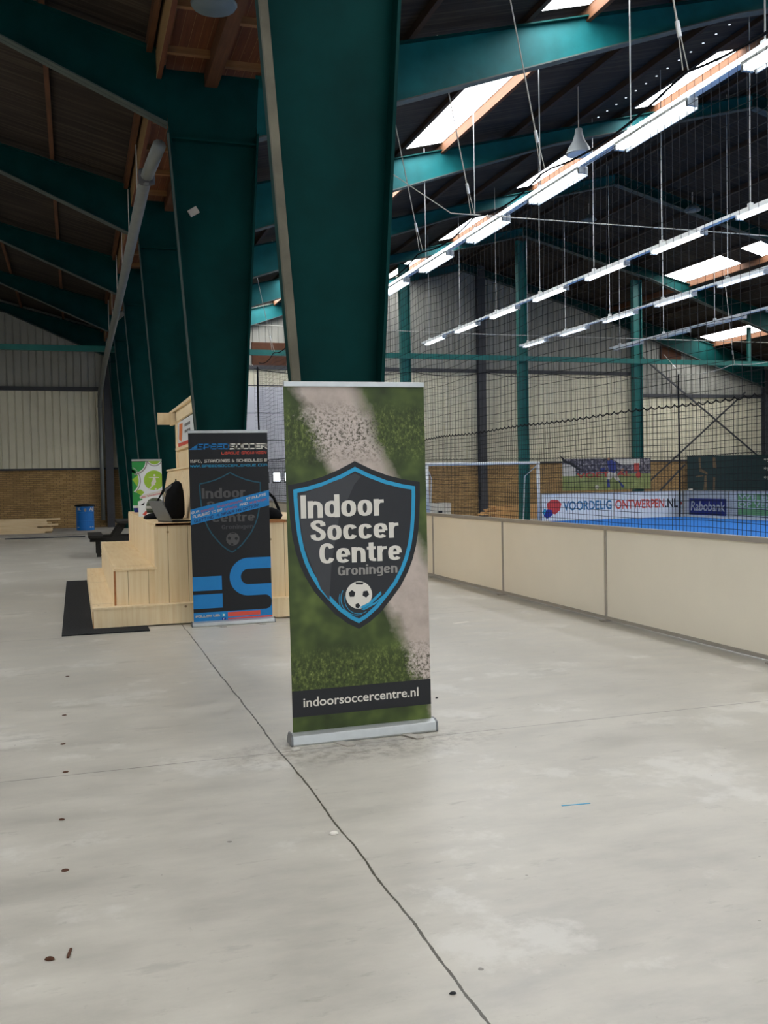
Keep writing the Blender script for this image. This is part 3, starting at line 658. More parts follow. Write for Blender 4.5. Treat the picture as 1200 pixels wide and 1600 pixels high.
# goal
g = thing('soccer_goal', 'white framed goal at the far end of the pitch', 'goal', (13.05, YP+.02, .02))
for s in (-1, 1):
    MB().tube([(s*2.02, 0, 0), (s*2.02, 0, 2.0)], .055, 10).build('post', 'white_metal', g, smooth=True)
    MB().tube([(s*2.02, .05, 1.93), (s*1.72, .42, 1.55), (s*1.72, .58, .0)], .02, 6).build('stanchion', 'white_metal', g)
MB().tube([(-2.07, 0, 2.0), (2.07, 0, 2.0)], .055, 10).build('crossbar', 'white_metal', g, smooth=True)
MB().tube([(-1.72, .58, .02), (1.72, .58, .02)], .02, 6).build('ground_bar', 'white_metal', g)
mb = MB()
for k in range(29):
    x = -2+k*4/28; mb.tube([(x, .03, 1.96), (x*.86, .42, 1.55), (x*.86, .58, .03)], .003, 3, False)
for k in range(16):
    q = k/15
    y, z = (.03+.39*q*2.5, 1.96-.41*q*2.5) if q < .4 else (.42+.16*(q-.4)/.6, 1.55-1.5*(q-.4)/.6)
    mb.tube([(-1.95, y, z), (1.95, y, z)], .003, 3, False)
mb.build('goal_net', 'net', g)

# ------------------------------------------------------------------ lamps
ZL = 5.78
ROWX = [(6.87, 'tube_on', 'row nearest the walkway'), (10.7, 'tube_on', 'second row over the pitch'), (14.1, 'tube_low', 'third row over the pitch'), (17.5, 'tube_off', 'unlit fourth row over the pitch')]
for x, tm, rn in ROWX:
    p = thing('light_rail', 'long pale mounting rail carrying the lamps of the ' + rn, 'rail', (x, 0, ZL), 0, 'lamp rails over the pitch')
    MB().box(-.05, .05, 3.0, 28.9, .07, .12).build('rail', 'white_metal', p)
    if x == 6.87: MB().tube([(-.07, 3.1, .095), (-.07, 28.8, .095)], .022, 8).build('continuous_tube', 'tube_on', p, smooth=True)
    k = 0; y = 28.3
    while y > 3:
        zt = z_roof_r(x)-.02-ZL
        MB().tube([(0, y, .10), (0, y, zt)], .009, 5).build('drop_rod', 'alu', p)
        MB().box(-.03, .03, y-.04, y+.04, .11, .18).build('clamp', 'white_metal', p)
        y -= 2.5
    for k in range(10):
        y1 = 28.55-2.5*k
        f = thing('fluorescent_light', '%s fluorescent fitting from the far end, %s' % (ORD[k], rn), 'lamp', (x, y1-.75, ZL), 0, 'fluorescent lamps over the pitch')
        MB().box(-.075, .075, -.78, .78, .03, .07).build('housing', 'white_metal', f)
        for s in (-1, 1): MB().box(-.07, .07, s*.77-.02, s*.77+.02, -.03, .05).build('end_cap', 'lamp_grey', f)
        for s in (-1, 1): MB().tube([(s*.045, -.75, 0), (s*.045, .75, 0)], .019, 8).build('tube', tm, f, smooth=True)
        if x == 6.87: MB().box(.085, .10, -.75, .75, -.05, .07).build('louvre', 'lamp_grey', f)
def bell_lamp(x, y, z, ztop, label):
    p = thing('pendant_lamp', label, 'lamp', (x, y, z), 0, 'grey bell lamps')
    MB().lathe([(.24, 0), (.235, .02), (.19, .12), (.11, .24), (.075, .36), (.06, .46), (.0, .47)], 20).build('shade', 'lamp_grey', p, smooth=True)
    MB().lathe([(.0, -.005), (.21, -.005), (.21, .0), (0, 0)], 16).build('lens', 'white_metal', p)
    MB().tube([(0, 0, .45), (0, 0, ztop-z)], .012, 5).build('rod', 'alu_dark', p)
bell_lamp(8.9, 15.7, 7.38, z_roof_r(8.9)-.02, 'grey bell lamp under the roof above the nearest lamp row')
bell_lamp(-1.75, 23.2, 5.95, z_roof_l(-1.75)-.02, 'grey bell lamp in the dark left bay')
def disc_lamp(x, y, z, label):
    p = thing('round_lamp', label, 'lamp', (x, y, z), 0, 'round lamps under the roof')
    MB().lathe([(.0, -.03), (.22, -.03), (.24, 0), (.12, .1), (.05, .16), (0, .16)], 18).build('shade', 'lamp_dark', p, smooth=True)
    MB().tube([(0, 0, .15), (0, 0, .5)], .02, 5).build('stem', 'alu_dark', p)
disc_lamp(1.5, 10.05, 6.44, 'round grey lamp on the timber valley soffit')
disc_lamp(17.0, 23.6, z_roof_r(17)-.56, 'round lamp under the dark roof, nearer of the two past the ridge')
disc_lamp(15.4, 26.6, z_roof_r(15.4)-.56, 'round lamp under the dark roof, farther of the two past the ridge')

# ------------------------------------------------------------------ roll-up banners
def banner(loc, label, w_, h, baseh=.065, tilt=0.0):
    p = thing('rollup_banner', label, 'banner', loc, 0)
    p.rotation_euler = (0, tilt, 0)
    W = w_/2
    prof = [(-.06, .012), (-.055, 0), (.06, 0), (.065, .012), (.05, .045), (.02, baseh), (-.02, baseh), (-.055, baseh-.012)]
    MB().prism(prof, -W-.012, W+.012, lambda a, b, h_: (h_, a, b)).build('base', 'alu', p, bevel=.003)
    for s in (-1, 1): MB().prism([(a*1.04, b*1.02) for a, b in prof], W+.012, W+.022, lambda a, b, h_, s=s: (s*h_, a, b)).build('end_cap', 'grey_plastic', p)
    MB().box(-W, W, -.018, .012, h-.03, h).build('top_rail', 'alu', p, bevel=.003)
    MB().tube([(0, .03, .03), (0, .03, h-.02)], .009, 6).build('pole', 'alu', p)
    for x in (-.2, .22): MB().prism([(x-.02, -.02), (x+.05, -.17), (x+.10, -.17), (x+.045, -.02)], .001, .007, lambda a, b, c: (a, b, c)).build('foot', 'alu_dark', p)
    return p
SHIELD = [(0, 1.637), (.1, 1.588), (.2, 1.549), (.3, 1.523), (.403, 1.505), (.402, 1.42), (.396, 1.31), (.386, 1.21), (.369, 1.12), (.345, 1.04), (.315, .97), (.266, .885), (.212, .82), (.14, .74), (.07, .685), (0, .647)]
def shield_pts(cx, inset=0, sx=1.0, zmap=None):
    pts = [(a, b) for a, b in SHIELD]+[(-a, b) for a, b in SHIELD[-2:0:-1]]
    n = len(pts); out = []
    for i in range(n):   # mitred inward offset (outline runs clockwise)
        p, q, r = Vector(pts[i-1]), Vector(pts[i]), Vector(pts[(i+1) % n])
        d0, d1 = (q-p).normalized(), (r-q).normalized(); n0, n1 = Vector((d0.y, -d0.x)), Vector((d1.y, -d1.x))
        m_ = (n0+n1).normalized(); v = q+m_*(inset/max(.4, m_.dot(n0)))
        out.append((cx+v.x*sx, zmap(v.y) if zmap else v.y))
    return out
# heavy condensed lower-case and capitals built from thick strips (units of the cap height)
def _sup(cx, cz, rx, rz, a0, a1, n=22, e=2.5):
    o = []
    for k in range(n+1):
        t_ = math.radians(a0+(a1-a0)*k/n); c_, s_ = math.cos(t_), math.sin(t_)
        o.append((cx+rx*math.copysign(abs(c_)**(2/e), c_), cz+rz*math.copysign(abs(s_)**(2/e), s_)))
    return o
_o = _sup(.26, .37, .165, .285, 0, 360)
HV = {'I': (.19, [[(.095, 0), (.095, 1)]]), 'n': (.52, [[(.095, 0), (.095, .74)], [(.095, .40), (.115, .55), (.17, .63), (.26, .655), (.35, .63), (.405, .55), (.425, .42), (.425, 0)]]),
 'd': (.53, [_o, [(.435, 0), (.435, 1)]]), 'o': (.52, [_o]), 'r': (.36, [[(.095, 0), (.095, .74)], [(.095, .42), (.13, .57), (.21, .64), (.36, .65)]]),
 'c': (.51, [_sup(.26, .37, .165, .285, 28, 332)]), 'e': (.52, [_sup(.26, .37, .165, .285, 0, 318), [(.12, .365), (.42, .365)]]),
 't': (.34, [[(.16, .93), (.16, .2), (.19, .12), (.26, .085), (.34, .085)], [(0, .665), (.33, .665)]]), 'i': (.19, [[(.095, 0), (.095, .74)], [(.095, .84), (.095, 1)]]),
 'g': (.53, [_o, [(.435, .74), (.435, -.04), (.41, -.13), (.32, -.175), (.1, -.165)]]), 'C': (.56, [_sup(.28, .5, .185, .415, 30, 330)]),
 'G': (.57, [_sup(.28, .5, .185, .415, 30, 340), [(.30, .46), (.475, .46), (.475, .05)]]),
 'S': (.55, [[(.455, .70), (.44, .82), (.38, .89), (.275, .915), (.17, .89), (.11, .82), (.105, .74), (.14, .65), (.23, .58), (.34, .49), (.42, .41), (.455, .31), (.44, .19), (.38, .115), (.275, .085), (.17, .11), (.11, .18), (.095, .31)]])}
def heavy(A, mb, txt, x0, x1, z0, z1, layer, t_=.18):
    h = z1-z0; tot = sum(HV[c][0] for c in txt)+.045*(len(txt)-1); kx = (x1-x0)/tot; x = x0
    for c in txt:
        for kk, ln in enumerate(HV[c][1]):
            ly = layer+.35*kk
            ln = [Vector(q) for q in ln]; closed = (ln[0]-ln[-1]).length < 1e-4; L_, R_ = [], []
            m_ = len(ln)
            for i, q in enumerate(ln):
                p = ln[i-1] if i else (ln[-2] if closed else q); r = ln[i+1] if i < m_-1 else (ln[1] if closed else q)
                d0 = (q-p).normalized() if (q-p).length > 1e-6 else (r-q).normalized(); d1 = (r-q).normalized() if (r-q).length > 1e-6 else d0
                mm = (Vector((-d0.y, d0.x))+Vector((-d1.y, d1.x))).normalized(); sc = 1/max(.5, mm.dot(Vector((-d0.y, d0.x))))
                tt_ = t_*(.80 if abs(mm.y) > .8 else 1.0)
                L_.append(q+mm*tt_/2*sc); R_.append(q-mm*tt_/2*sc)
            P = lambda v: A.fr(x+v.x*kx, z0+v.y*h, ly)
            mb.add([P(v) for v in L_]+[P(v) for v in R_], [(i, i+1, m_+i+1, m_+i) for i in range(m_-1)])
        x += (HV[c][0]+.045)*kx
def ball(A, mb_w, mb_b, cx, cz, r, layer):
    A.disc(mb_w, cx, cz, r, layer, 30)
    def pent(x, z, q, a0):
        A.poly(mb_b, [(cx+x*r+q*r*math.cos(math.radians(a0+72*k)), cz+z*r+q*r*math.sin(math.radians(a0+72*k))) for k in range(5)], layer+1)
    pent(-.52, .12, .27, 90); pent(.52, .05, .27, 60); pent(-.12, -.78, .2, 0)
    A.poly(mb_b, [(cx-.25*r, cz+.95*r), (cx+.4*r, cz+.9*r), (cx+.3*r, cz+.74*r), (cx-.2*r, cz+.78*r)], layer+1)

# big banner
B1 = banner((1.5915, 5.43, 0), 'big grass-patterned roll-up banner with Indoor Soccer Centre shield', .855, 2.10, .072, math.radians(-.35))
sheet = MB().box(-.428, .428, -.006, -.004, .06, 2.075).build('banner_sheet', 'turf_print', B1)
A = Art(lambda a, b, l: (a, -.0065-.0005*l, b))
CX = -.014
mb = MB(); A.poly(mb, shield_pts(CX), 1); sh = mb.build('shield', 'shield', sheet)
mb = MB(); A.poly(mb, shield_pts(CX, .030), 2); mb.build('shield_border', 'cyan', sheet)
mb = MB(); A.poly(mb, shield_pts(CX, .053), 3); mb.build('shield_face', 'shield_face', sheet)
mb = MB(); A.poly(mb, [(.02, 1.545), (-.02, 1.50), (-.12, 1.30), (-.17, 1.05), (-.19, .83), (-.24, .90), (-.335, 1.16), (-.365, 1.44), (-.15, 1.52), (-.014, 1.565)], 3.5); mb.build('shield_sheen', 'shield_gloss', sheet)
mb = MB()
heavy(A, mb, 'Indoor', -.347, .158, 1.312, 1.445, 5); heavy(A, mb, 'Soccer', -.293, .246, 1.177, 1.300, 5); heavy(A, mb, 'Centre', -.243, .264, 1.042, 1.163, 5)
mb.build('lettering', 'off_white', sheet)
mb = MB(); heavy(A, mb, 'Groningen', -.135, .234, .968, 1.026, 5, .17); mb.build('place_lettering', 'grey_print', sheet)
mw, mk_ = MB(), MB(); ball(A, mw, mk_, -.010, .848, .081, 5)
mw.build('ball_print', 'off_white', sheet); mk_.build('ball_patches', 'black', sheet)
mb = MB(); A.poly(mb, [(-.01, .775), (.05, .80), (.125, .862), (.13, .845), (.06, .785), (.02, .765)], 7)
A.poly(mb, [(.0, .762), (.09, .80), (.145, .842), (.145, .834), (.09, .788), (.02, .757)], 7)
A.ring(mb, -.02, .83, .098, .102, 4.5, 150, 285, 18); A.ring(mb, -.01, .825, .086, .089, 7, 165, 300, 18); A.ring(mb, -.02, .825, .110, .113, 4.5, 160, 270, 16)
mb.build('swoosh', 'cyan', sheet)
mb = MB(); A.poly(mb, [(-.428, .158), (.428, .158), (.428, .312), (-.428, .312)], 1); u_ = mb.build('url_band', 'shield', sheet)
mb = MB(); A.text(mb, 'indoorsoccercentre.nl', -.362, .348, .214, .268, 2, .014); mb.build('url_lettering', 'off_white', sheet)

# blue and black banner
B2 = banner((1.59, 10.33, .0), 'dark roll-up banner with blue stripe and SPEEDSOCCER lettering', .855, 2.09, .055, math.radians(-.3))
sheet = MB().box(-.424, .424, -.006, -.004, .05, 2.065).build('banner_sheet', 'black', B2)
mb = MB(); squared(A, mb, 'SPEED', -.325, .0, 1.886, 1.948, 2, .0115)
for k in range(4): A.poly(mb, [(-.415+k*.022, 1.886+k*.014), (-.332, 1.886+k*.014), (-.332, 1.897+k*.014), (-.405+k*.022, 1.897+k*.014)], 2)
mb.build('blue_lettering', 'speed_blue', sheet)
mb = MB(); squared(A, mb, 'SOCCER', .018, .41, 1.884, 1.948, 2, .0135); squared(A, mb, 'INFO, STANDINGS & SCHEDULES @', -.41, .41, 1.748, 1.780, 2, .0058); mb.build('white_lettering', 'off_white', sheet)
mb = MB(); squared(A, mb, 'LEAGUE GRONINGEN', -.075, .405, 1.832, 1.860, 2, .0055); mb.build('red_lettering', 'red_print', sheet)
mb = MB(); squared(A, mb, 'WWW.SPEEDSOCCERLEAGUE.COM', -.41, .41, 1.698, 1.724, 2, .0048); mb.build('url_lettering', 'cyan', sheet)
def outline(A, mb, pts, wd, layer):
    A.strokes(mb, [pts+[pts[0]]], wd, layer)
mb = MB(); outline(A, mb, shield_pts(.006, .02, .85, lambda z: .79+(z-.68)*.905), .014, 1); mb.build('faded_shield', 'dim_cyan', sheet)
mb = MB(); heavy(A, mb, 'Indoor', -.30, .168, 1.365, 1.475, 1); heavy(A, mb, 'Soccer', -.25, .235, 1.232, 1.335, 1); heavy(A, mb, 'Centre', -.20, .262, 1.108, 1.205, 1); mb.build('faded_lettering', 'dim_grey', sheet)
mb = MB(); heavy(A, mb, 'Groningen', -.10, .243, 1.03, 1.077, 1, .16); mb.build('faded_place_lettering', 'shield_gloss', sheet)
mw, mk_ = MB(), MB(); ball(A, mw, mk_, .017, .922, .072, 1); mw.build('faded_ball', 'dim_grey', sheet); mk_.build('faded_ball_patches', 'shield', sheet)
mb = MB(); A.poly(mb, [(-.424, 1.088), (.424, 1.272), (.424, 1.438), (-.424, 1.250)], 3); st = mb.build('blue_strip', 'speed_blue', sheet)
SL = .22
mb = MB(); squared(A, mb, 'OUR', -.41, -.335, 1.203, 1.228, 4, .0052, SL); squared(A, mb, 'STIMULATE', .175, .385, 1.333, 1.360, 4, .0052, SL)
squared(A, mb, 'PLAYERS TO BE', -.40, -.09, 1.158, 1.187, 4, .0052, SL); squared(A, mb, 'AND', .105, .185, 1.272, 1.299, 4, .0052, SL); mb.build('white_strip_lettering', 'off_white', sheet)
mb = MB(); squared(A, mb, 'QUITTING IS NEVER AN OPTION!', -.385, .31, 1.110, 1.142, 4, .0055, SL); mb.build('navy_strip_lettering', plain('dark_navy_print', '10204c', .5), sheet)
mb = MB()
for (x0, x1, z) in ((-.31, -.16, 1.222), (-.14, .15, 1.262), (-.06, .085, 1.232), (.205, .415, 1.292)):
    n = int((x1-x0)/.028)
    for k in range(n):
        a = x0+k*.028; z_ = z+(a-x0)*SL; A.strokes(mb, [[(a, z_), (a, z_+.017), (a+.016, z_+.017), (a+.016, z_)]], .006, 4)
mb.build('worn_red_lettering', plain('faded_pink_red_print', 'a0566c', .5), sheet)
# large blue letters
mb = MB(); A.poly(mb, [(-.424, .381), (-.115, .381), (-.115, .532), (-.424, .532)], 2); A.poly(mb, [(-.424, .19), (-.112, .19), (-.112, .342), (-.424, .342)], 2); mb.build('blue_bar', 'speed_blue', sheet)
mb = MB()
A.ring(mb, .175, .508, .084, .2045, 2, 90, 270, 28)
A.poly(mb, [(.175, .592), (.424, .592), (.424, .7125), (.175, .7125)], 2); A.poly(mb, [(.175, .3035), (.36, .3035), (.36, .424), (.175, .424)], 2)
A.poly(mb, [(.36, .424), (.424, .424), (.424, .235), (.41, .27), (.385, .295), (.36, .3035)], 2)
mb.build('blue_letter', 'speed_blue', sheet)
mb = MB(); A.poly(mb, [(-.424, .055), (.424, .055), (.424, .235), (.415, .185), (.395, .158), (.36, .148), (-.424, .148)], 1); mb.build('blue_footer', 'speed_blue', sheet)
mb = MB(); squared(A, mb, 'FOLLOW US:', -.40, -.145, .095, .121, 2, .008); mb.build('footer_lettering', 'off_white', sheet)
mb = MB(); A.poly(mb, [(-.06, .088), (.293, .088), (.293, .136), (-.06, .136)], 2); A.poly(mb, [(-.06, .058), (.424, .058), (.424, .074), (-.06, .074)], 2); mb.build('red_bar', 'red_print', sheet)
mb = MB(); A.poly(mb, [(-.125, .088), (-.085, .088), (-.085, .133), (-.125, .133)], 2); mb.build('bird_icon', 'cyan', sheet)
mb = MB(); A.disc(mb, -.105, .11, .011, 3, 10); mb.build('icon_mark', 'off_white', sheet)
mb = MB(); A.poly(mb, [(-.125, .054), (-.085, .054), (-.085, .082), (-.125, .082)], 2); ic = mb.build('letter_icon', 'navy', sheet)
mb = MB(); A.text(mb, 'f', -.11, -.098, .056, .078, 3, .01); mb.build('icon_letter', 'off_white', sheet)

# green banner farther back
B3 = banner((1.18, 16.9, 0), 'narrow green and white roll-up banner past the bleacher', .50, 1.96, .06)
sheet = MB().box(-.248, .248, -.006, -.004, .05, 1.935).build('banner_sheet', 'white_board', B3)
def clipd(pts): return [(max(-.248, min(.248, a)), max(.05, min(1.93, b))) for a, b in pts]
def circ(cx, cz, r, n=40): return clipd([(cx+r*math.cos(2*math.pi*k/n), cz+r*math.sin(2*math.pi*k/n)) for k in range(n)])
mb = MB(); A.poly(mb, [(-.248, 1.92), (.248, 1.92), (.248, 1.93), (-.248, 1.93)], 1)
A.poly(mb, circ(-.22, 1.93, .20), 1); A.poly(mb, circ(-.38, 1.60, .24), 1); A.poly(mb, [(-.248, 1.0), (-.248, 1.42), (-.12, 1.37), (-.06, 1.2), (-.05, 1.0)], 1); A.poly(mb, circ(.09, 1.13, .13), 2)
A.poly(mb, [(-.248, .05), (.248, .05), (.248, .95), (-.248, 1.0)], 1); mb.build('green_field', 'green_print', sheet)
mb = MB(); A.poly(mb, circ(.115, 1.60, .17), 2); A.poly(mb, circ(.13, 1.98, .11), 2); A.poly(mb, [(-.248, 1.62), (-.15, 1.69), (-.14, 1.6), (-.17, 1.5), (-.2, 1.55)], 2); A.poly(mb, [(-.2, 1.41), (-.12, 1.45), (-.05, 1.4), (-.1, 1.34)], 2); mb.build('lime_disc', 'lime_print', sheet)
mb = MB()
for cx, cz, r in ((-.22, 1.93, .215), (-.38, 1.60, .262), (.13, 1.98, .125)): A.ring(mb, cx, cz, r, r+.012, 1.5, 200 if cz > 1.7 else 300, 340 if cz > 1.7 else 420, 24) if False else None
A.ring(mb, -.22, 1.93, .215, .235, 1.5, 272, 358, 16); A.ring(mb, .13, 1.98, .125, .14, 1.5, 205, 325, 16); A.ring(mb, -.38, 1.60, .26, .275, 1.5, -50, 55, 16)
mb.build('grey_arc', 'grey_print', sheet)
mb = MB()  # kicking figure silhouette
A.poly(mb, [(.03, 1.655), (.12, 1.66), (.2, 1.652), (.2, 1.64), (.14, 1.638), (.15, 1.57), (.13, 1.545), (.14, 1.52), (.10, 1.51), (.06, 1.46), (.0, 1.43), (.03, 1.46), (.07, 1.51), (.065, 1.56), (.09, 1.6), (.10, 1.64), (.03, 1.645)], 3)
A.disc(mb, .125, 1.685, .018, 3, 12); A.disc(mb, .14, 1.45, .016, 3, 12); mb.build('kicker_silhouette', 'off_white', sheet)
mb = MB(); A.poly(mb, [(-.12, 1.285), (.248, 1.36), (.248, 1.43), (-.1, 1.345), (-.135, 1.32)], 4); nm = mb.build('name_flash', 'off_white', sheet)
mb = MB(); A.text(mb, 'de Voetbal', -.11, .24, 1.295, 1.325, 5, .015, .2); mb.build('flash_lettering', plain('magenta_red_print', 'c23a58', .5), sheet)

# ------------------------------------------------------------------ pine bleacher round the second column
BX, BN, BF = 1.81, 10.58, 15.9
b = thing('pine_bleacher', 'stepped pine bleacher built around a teal column', 'bleacher', (BX, BN, .015)); BL = BF-BN
def lev(n, xo, xi, z0, z1, yn, s, tr='pine_tread'):
    """one step on side s: front riser at xo, back at xi, measured from centre"""
    a, c = sorted((s*xo, s*xi))
    MB().box(a, c, yn, BL, z0, z1-.03).build('step', 'pine_x', b)
    a, c = sorted((s*(xo+.015), s*xi))
    MB().box(a, c, yn-.015, BL, z1-.03, z1).build('tread', tr, b, bevel=.004)
    x = s*xo; a, c = sorted((x, x+s*.018))
    MB().box(a, c, yn+.03, BL, z0, z1-.03).build('riser', 'pine_y', b)
    a, c = sorted((x-s*.0, x+s*.02)); MB().box(a, c, yn-.008, yn+.03, z0, z1-.03).build('corner_strip', 'pine_edge' if n < 3 else 'pine', b)
for s in (-1, 1):
    lev(1, 1.65, 1.40, 0, .205, 0, s); lev(2, 1.42, .99, .205, .615, .10, s); lev(3, .99, .44, .205, 1.085, .10, s)
    if s > 0: continue
    # leaning backrest
    lo, hi = .50, .37
    MB().hexa([(s*lo, .14, 1.085), (s*(lo-.03), .14, 1.085), (s*(lo-.03), BL, 1.085), (s*lo, BL, 1.085), (s*hi, .14, 1.72), (s*(hi-.03), .14, 1.72), (s*(hi-.03), BL, 1.72), (s*hi, BL, 1.72)]).build('backrest', 'pine_y', b)
    a, c = sorted((s*(hi+.02), s*(hi-.22))); MB().box(a, c, .12, BL, 1.72, 1.745).build('backrest_cap', 'pine', b)
MB().box(-1.66, 1.66, -.02, .0, 0, .195).build('front_plinth', 'pine', b)
MB().box(-1.67, 1.67, -.03, .10, .195, .215).build('front_nosing', 'pine', b)
MB().box(-.99, .99, .085, .10, 1.055, 1.085).build('top_edge_strip', 'pine_edge', b)
MB().box(-.44, .44, .10, .12, .215, 1.055).build('end_board', 'pine_x', b)
# sign frame on the backrest
FX = -.31
MB().box(FX, FX+.06, 4.35, 4.55, 1.745, 2.62).build('frame_post', 'pine', b)
MB().box(FX-.03, FX+.14, 1.93, 5.75, 2.62, 2.66).build('frame_top_board', 'pine', b)
MB().box(FX+.0, FX+.04, 1.93, 5.4, 2.46, 2.62).build('frame_top_rail', 'pine', b)
MB().box(FX-.01, FX+.10, 1.93, 4.5, 2.02, 2.06).build('frame_lower_rail', 'pine', b)
MB().box(FX+.02, FX+.045, 1.93, 4.35, 1.745, 2.02).build('frame_panel', 'pine', b)
MB().box(FX-.27, FX+.0, 4.42, 4.46, 2.42, 2.60).build('cross_arm', 'pine', b)
p = thing('wall_poster', 'white and orange poster inside the pine frame', 'poster', (BX+FX+.02, BN+1.9, 2.08))
MB().box(-.006, 0, 0, 2.4, 0, .37).build('sheet', 'white_board', p)
A2 = Art(lambda a, bb, l: (-.006-.001*l, 2.4-a, bb))
mb = MB(); A2.poly(mb, [(.15, .12), (.5, .06), (.62, .2), (.7, .33), (.25, .34)], 1); mb.build('orange_patch', 'orange_print', p)
mb = MB(); A2.poly(mb, [(.0, 0), (2.4, 0), (2.4, .05), (.0, .06)], 1); mb.build('red_stripe', 'red_print', p)
mb = MB()
for z in (.17, .26):
    for k in range(6): A2.poly(mb, [(.95+k*.12, z), (1.04+k*.12, z), (1.04+k*.12, z+.04), (.95+k*.12, z+.04)], 1)
mb.build('lettering', 'dim_grey', p)

tag(MB().box(-.17, .70, 10.22, 16.1, .001, .014).build('rubber_mat', 'rubber'), 'black rubber mat under the left side of the bleacher', 'mat')
SEAT = 1.101
# laptop
p = thing('laptop', 'grey laptop open on the bleacher seat, seen from its lid', 'laptop', (.95, 11.0, SEAT), math.radians(20))
MB().box(0, .25, -.18, .18, 0, .018).build('keyboard_base', 'black', p, bevel=.003)
MB().hexa([(0, -.18, .012), (.012, -.18, .012), (.012, .18, .012), (0, .18, .012), (-.115, -.18, .235), (-.107, -.18, .24), (-.107, .18, .24), (-.115, .18, .235)]).build('lid', 'grey_plastic', p, bevel=.002)
# backpack
p = thing('backpack', 'black backpack leaning on the pine backrest', 'bag', (1.15, 12.0, SEAT))
def loft(secs, n=16):
    mb = MB(); vs = []
    for (cx, cy, z, rx, ry) in secs:
        for k in range(n):
            a = 2*math.pi*k/n; ca, sa = math.cos(a), math.sin(a)
            vs.append((cx+rx*math.copysign(abs(ca)**.6, ca), cy+ry*math.copysign(abs(sa)**.6, sa), z))
    fs = [(i*n+k, i*n+(k+1) % n, (i+1)*n+(k+1) % n, (i+1)*n+k) for i in range(len(secs)-1) for k in range(n)]
    fs += [tuple(range(n))[::-1], tuple((len(secs)-1)*n+k for k in range(n))]
    return mb.add(vs, fs)
loft([(.0, 0, 0, .10, .13), (.0, 0, .05, .125, .16), (.005, 0, .2, .12, .165), (.015, 0, .34, .10, .15), (.035, 0, .43, .06, .11), (.045, 0, .46, .02, .05)]).build('body', 'black_cloth', p, smooth=True)
MB().tube([(.0, -.07, .42), (-.10, -.10, .36), (-.14, -.10, .22), (-.11, -.10, .06)], .014, 5).build('strap', 'grey_plastic', p)
MB().tube([(.0, .07, .42), (-.12, .09, .34), (-.2, .09, .2), (-.16, .1, .02)], .018, 5).build('strap', 'black_cloth', p)
MB().tube([(.03, -.03, .45), (.03, 0, .48), (.03, .03, .45)], .008, 5).build('handle', 'black_cloth', p)
p = thing('black_bag', 'black strapped bag on the seat between the two banners', 'bag', (2.17, 11.05, SEAT))
loft([(0, 0, 0, .10, .16), (0, 0, .04, .12, .18), (-.02, 0, .10, .10, .16), (-.03, 0, .13, .04, .08)]).build('body', 'black_cloth', p, smooth=True)
MB().tube([(.10, -.02, .04), (.08, -.02, .12), (.03, -.02, .24), (-.06, -.02, .33), (-.16, 0, .35)], .018, 6).build('strap', 'black_cloth', p, smooth=True)
p = thing('sun_hat', 'grey green round hat with a pale band beside the backpack', 'hat', (.95, 12.35, SEAT+.071))
MB().lathe([(.0, 0), (.1, 0), (.11, .05), (.105, .11), (.08, .16), (.03, .185), (0, .185)], 20).build('crown', 'olive', p, smooth=True)
MB().lathe([(.109, .052), (.116, .055), (.113, .085), (.106, .085)], 20).build('band', 'rope', p, smooth=True)
p = thing('magazine', 'white glossy magazine propped on the bleacher seat', 'magazine', (.90, 13.2, SEAT))
MB().hexa([(-.1, -.01, 0), (.12, -.01, 0), (.12, .01, 0), (-.1, .01, 0), (-.1, .07, .20), (.09, .07, .27), (.09, .085, .27), (-.1, .085, .20)]).build('pages', 'white_board', p)
def mag(a, bb, l): return (a, -.012-.001*l+bb*.36, bb)
AM = Art(mag); mb = MB(); AM.poly(mb, [(-.07, .15), (.0, .2), (.05, .19), (.0, .13), (-.02, .15)], 3); AM.poly(mb, [(0, .1), (.04, .13), (.02, .07)], 3); mb.build('dark_picture', 'black', p)
mb = MB(); AM.poly(mb, [(-.05, .03), (.0, .08), (.02, .05), (-.02, .01)], 3); mb.build('pink_picture', 'red_print', p)
mb = MB()
loft([(.0, 0, 0, .10, .22), (.01, 0, .03, .10, .2), (.03, .02, .055, .07, .15), (.04, .02, .07, .02, .05)]).build('jacket', 'black_cloth', smooth=True)
j = bpy.data.objects['jacket']; j.location = (.905, 12.3, SEAT); tag(j, 'crumpled black jacket lying on the seat edge behind the laptop', 'jacket')
c_ = thing('blue_cup', 'tiny blue and white cup at the far end of the seat', 'cup', (.90, 15.3, SEAT))
MB().lathe([(.0, 0), (.035, 0), (.045, .05), (.05, .1), (.0, .1)], 14).build('body', 'navy', c_, smooth=True); MB().lathe([(.046, .07), (.052, .07), (.053, .105), (.047, .105)], 14).build('rim', 'white_metal', c_)
tag(MB().tube([(2.33, 10.46, .02), (2.45, 10.43, .02), (2.6, 10.45, .02)], .018, 6).build('blue_cloth', 'navy'), 'blue cloth strip on the floor by the bleacher base', 'cloth')

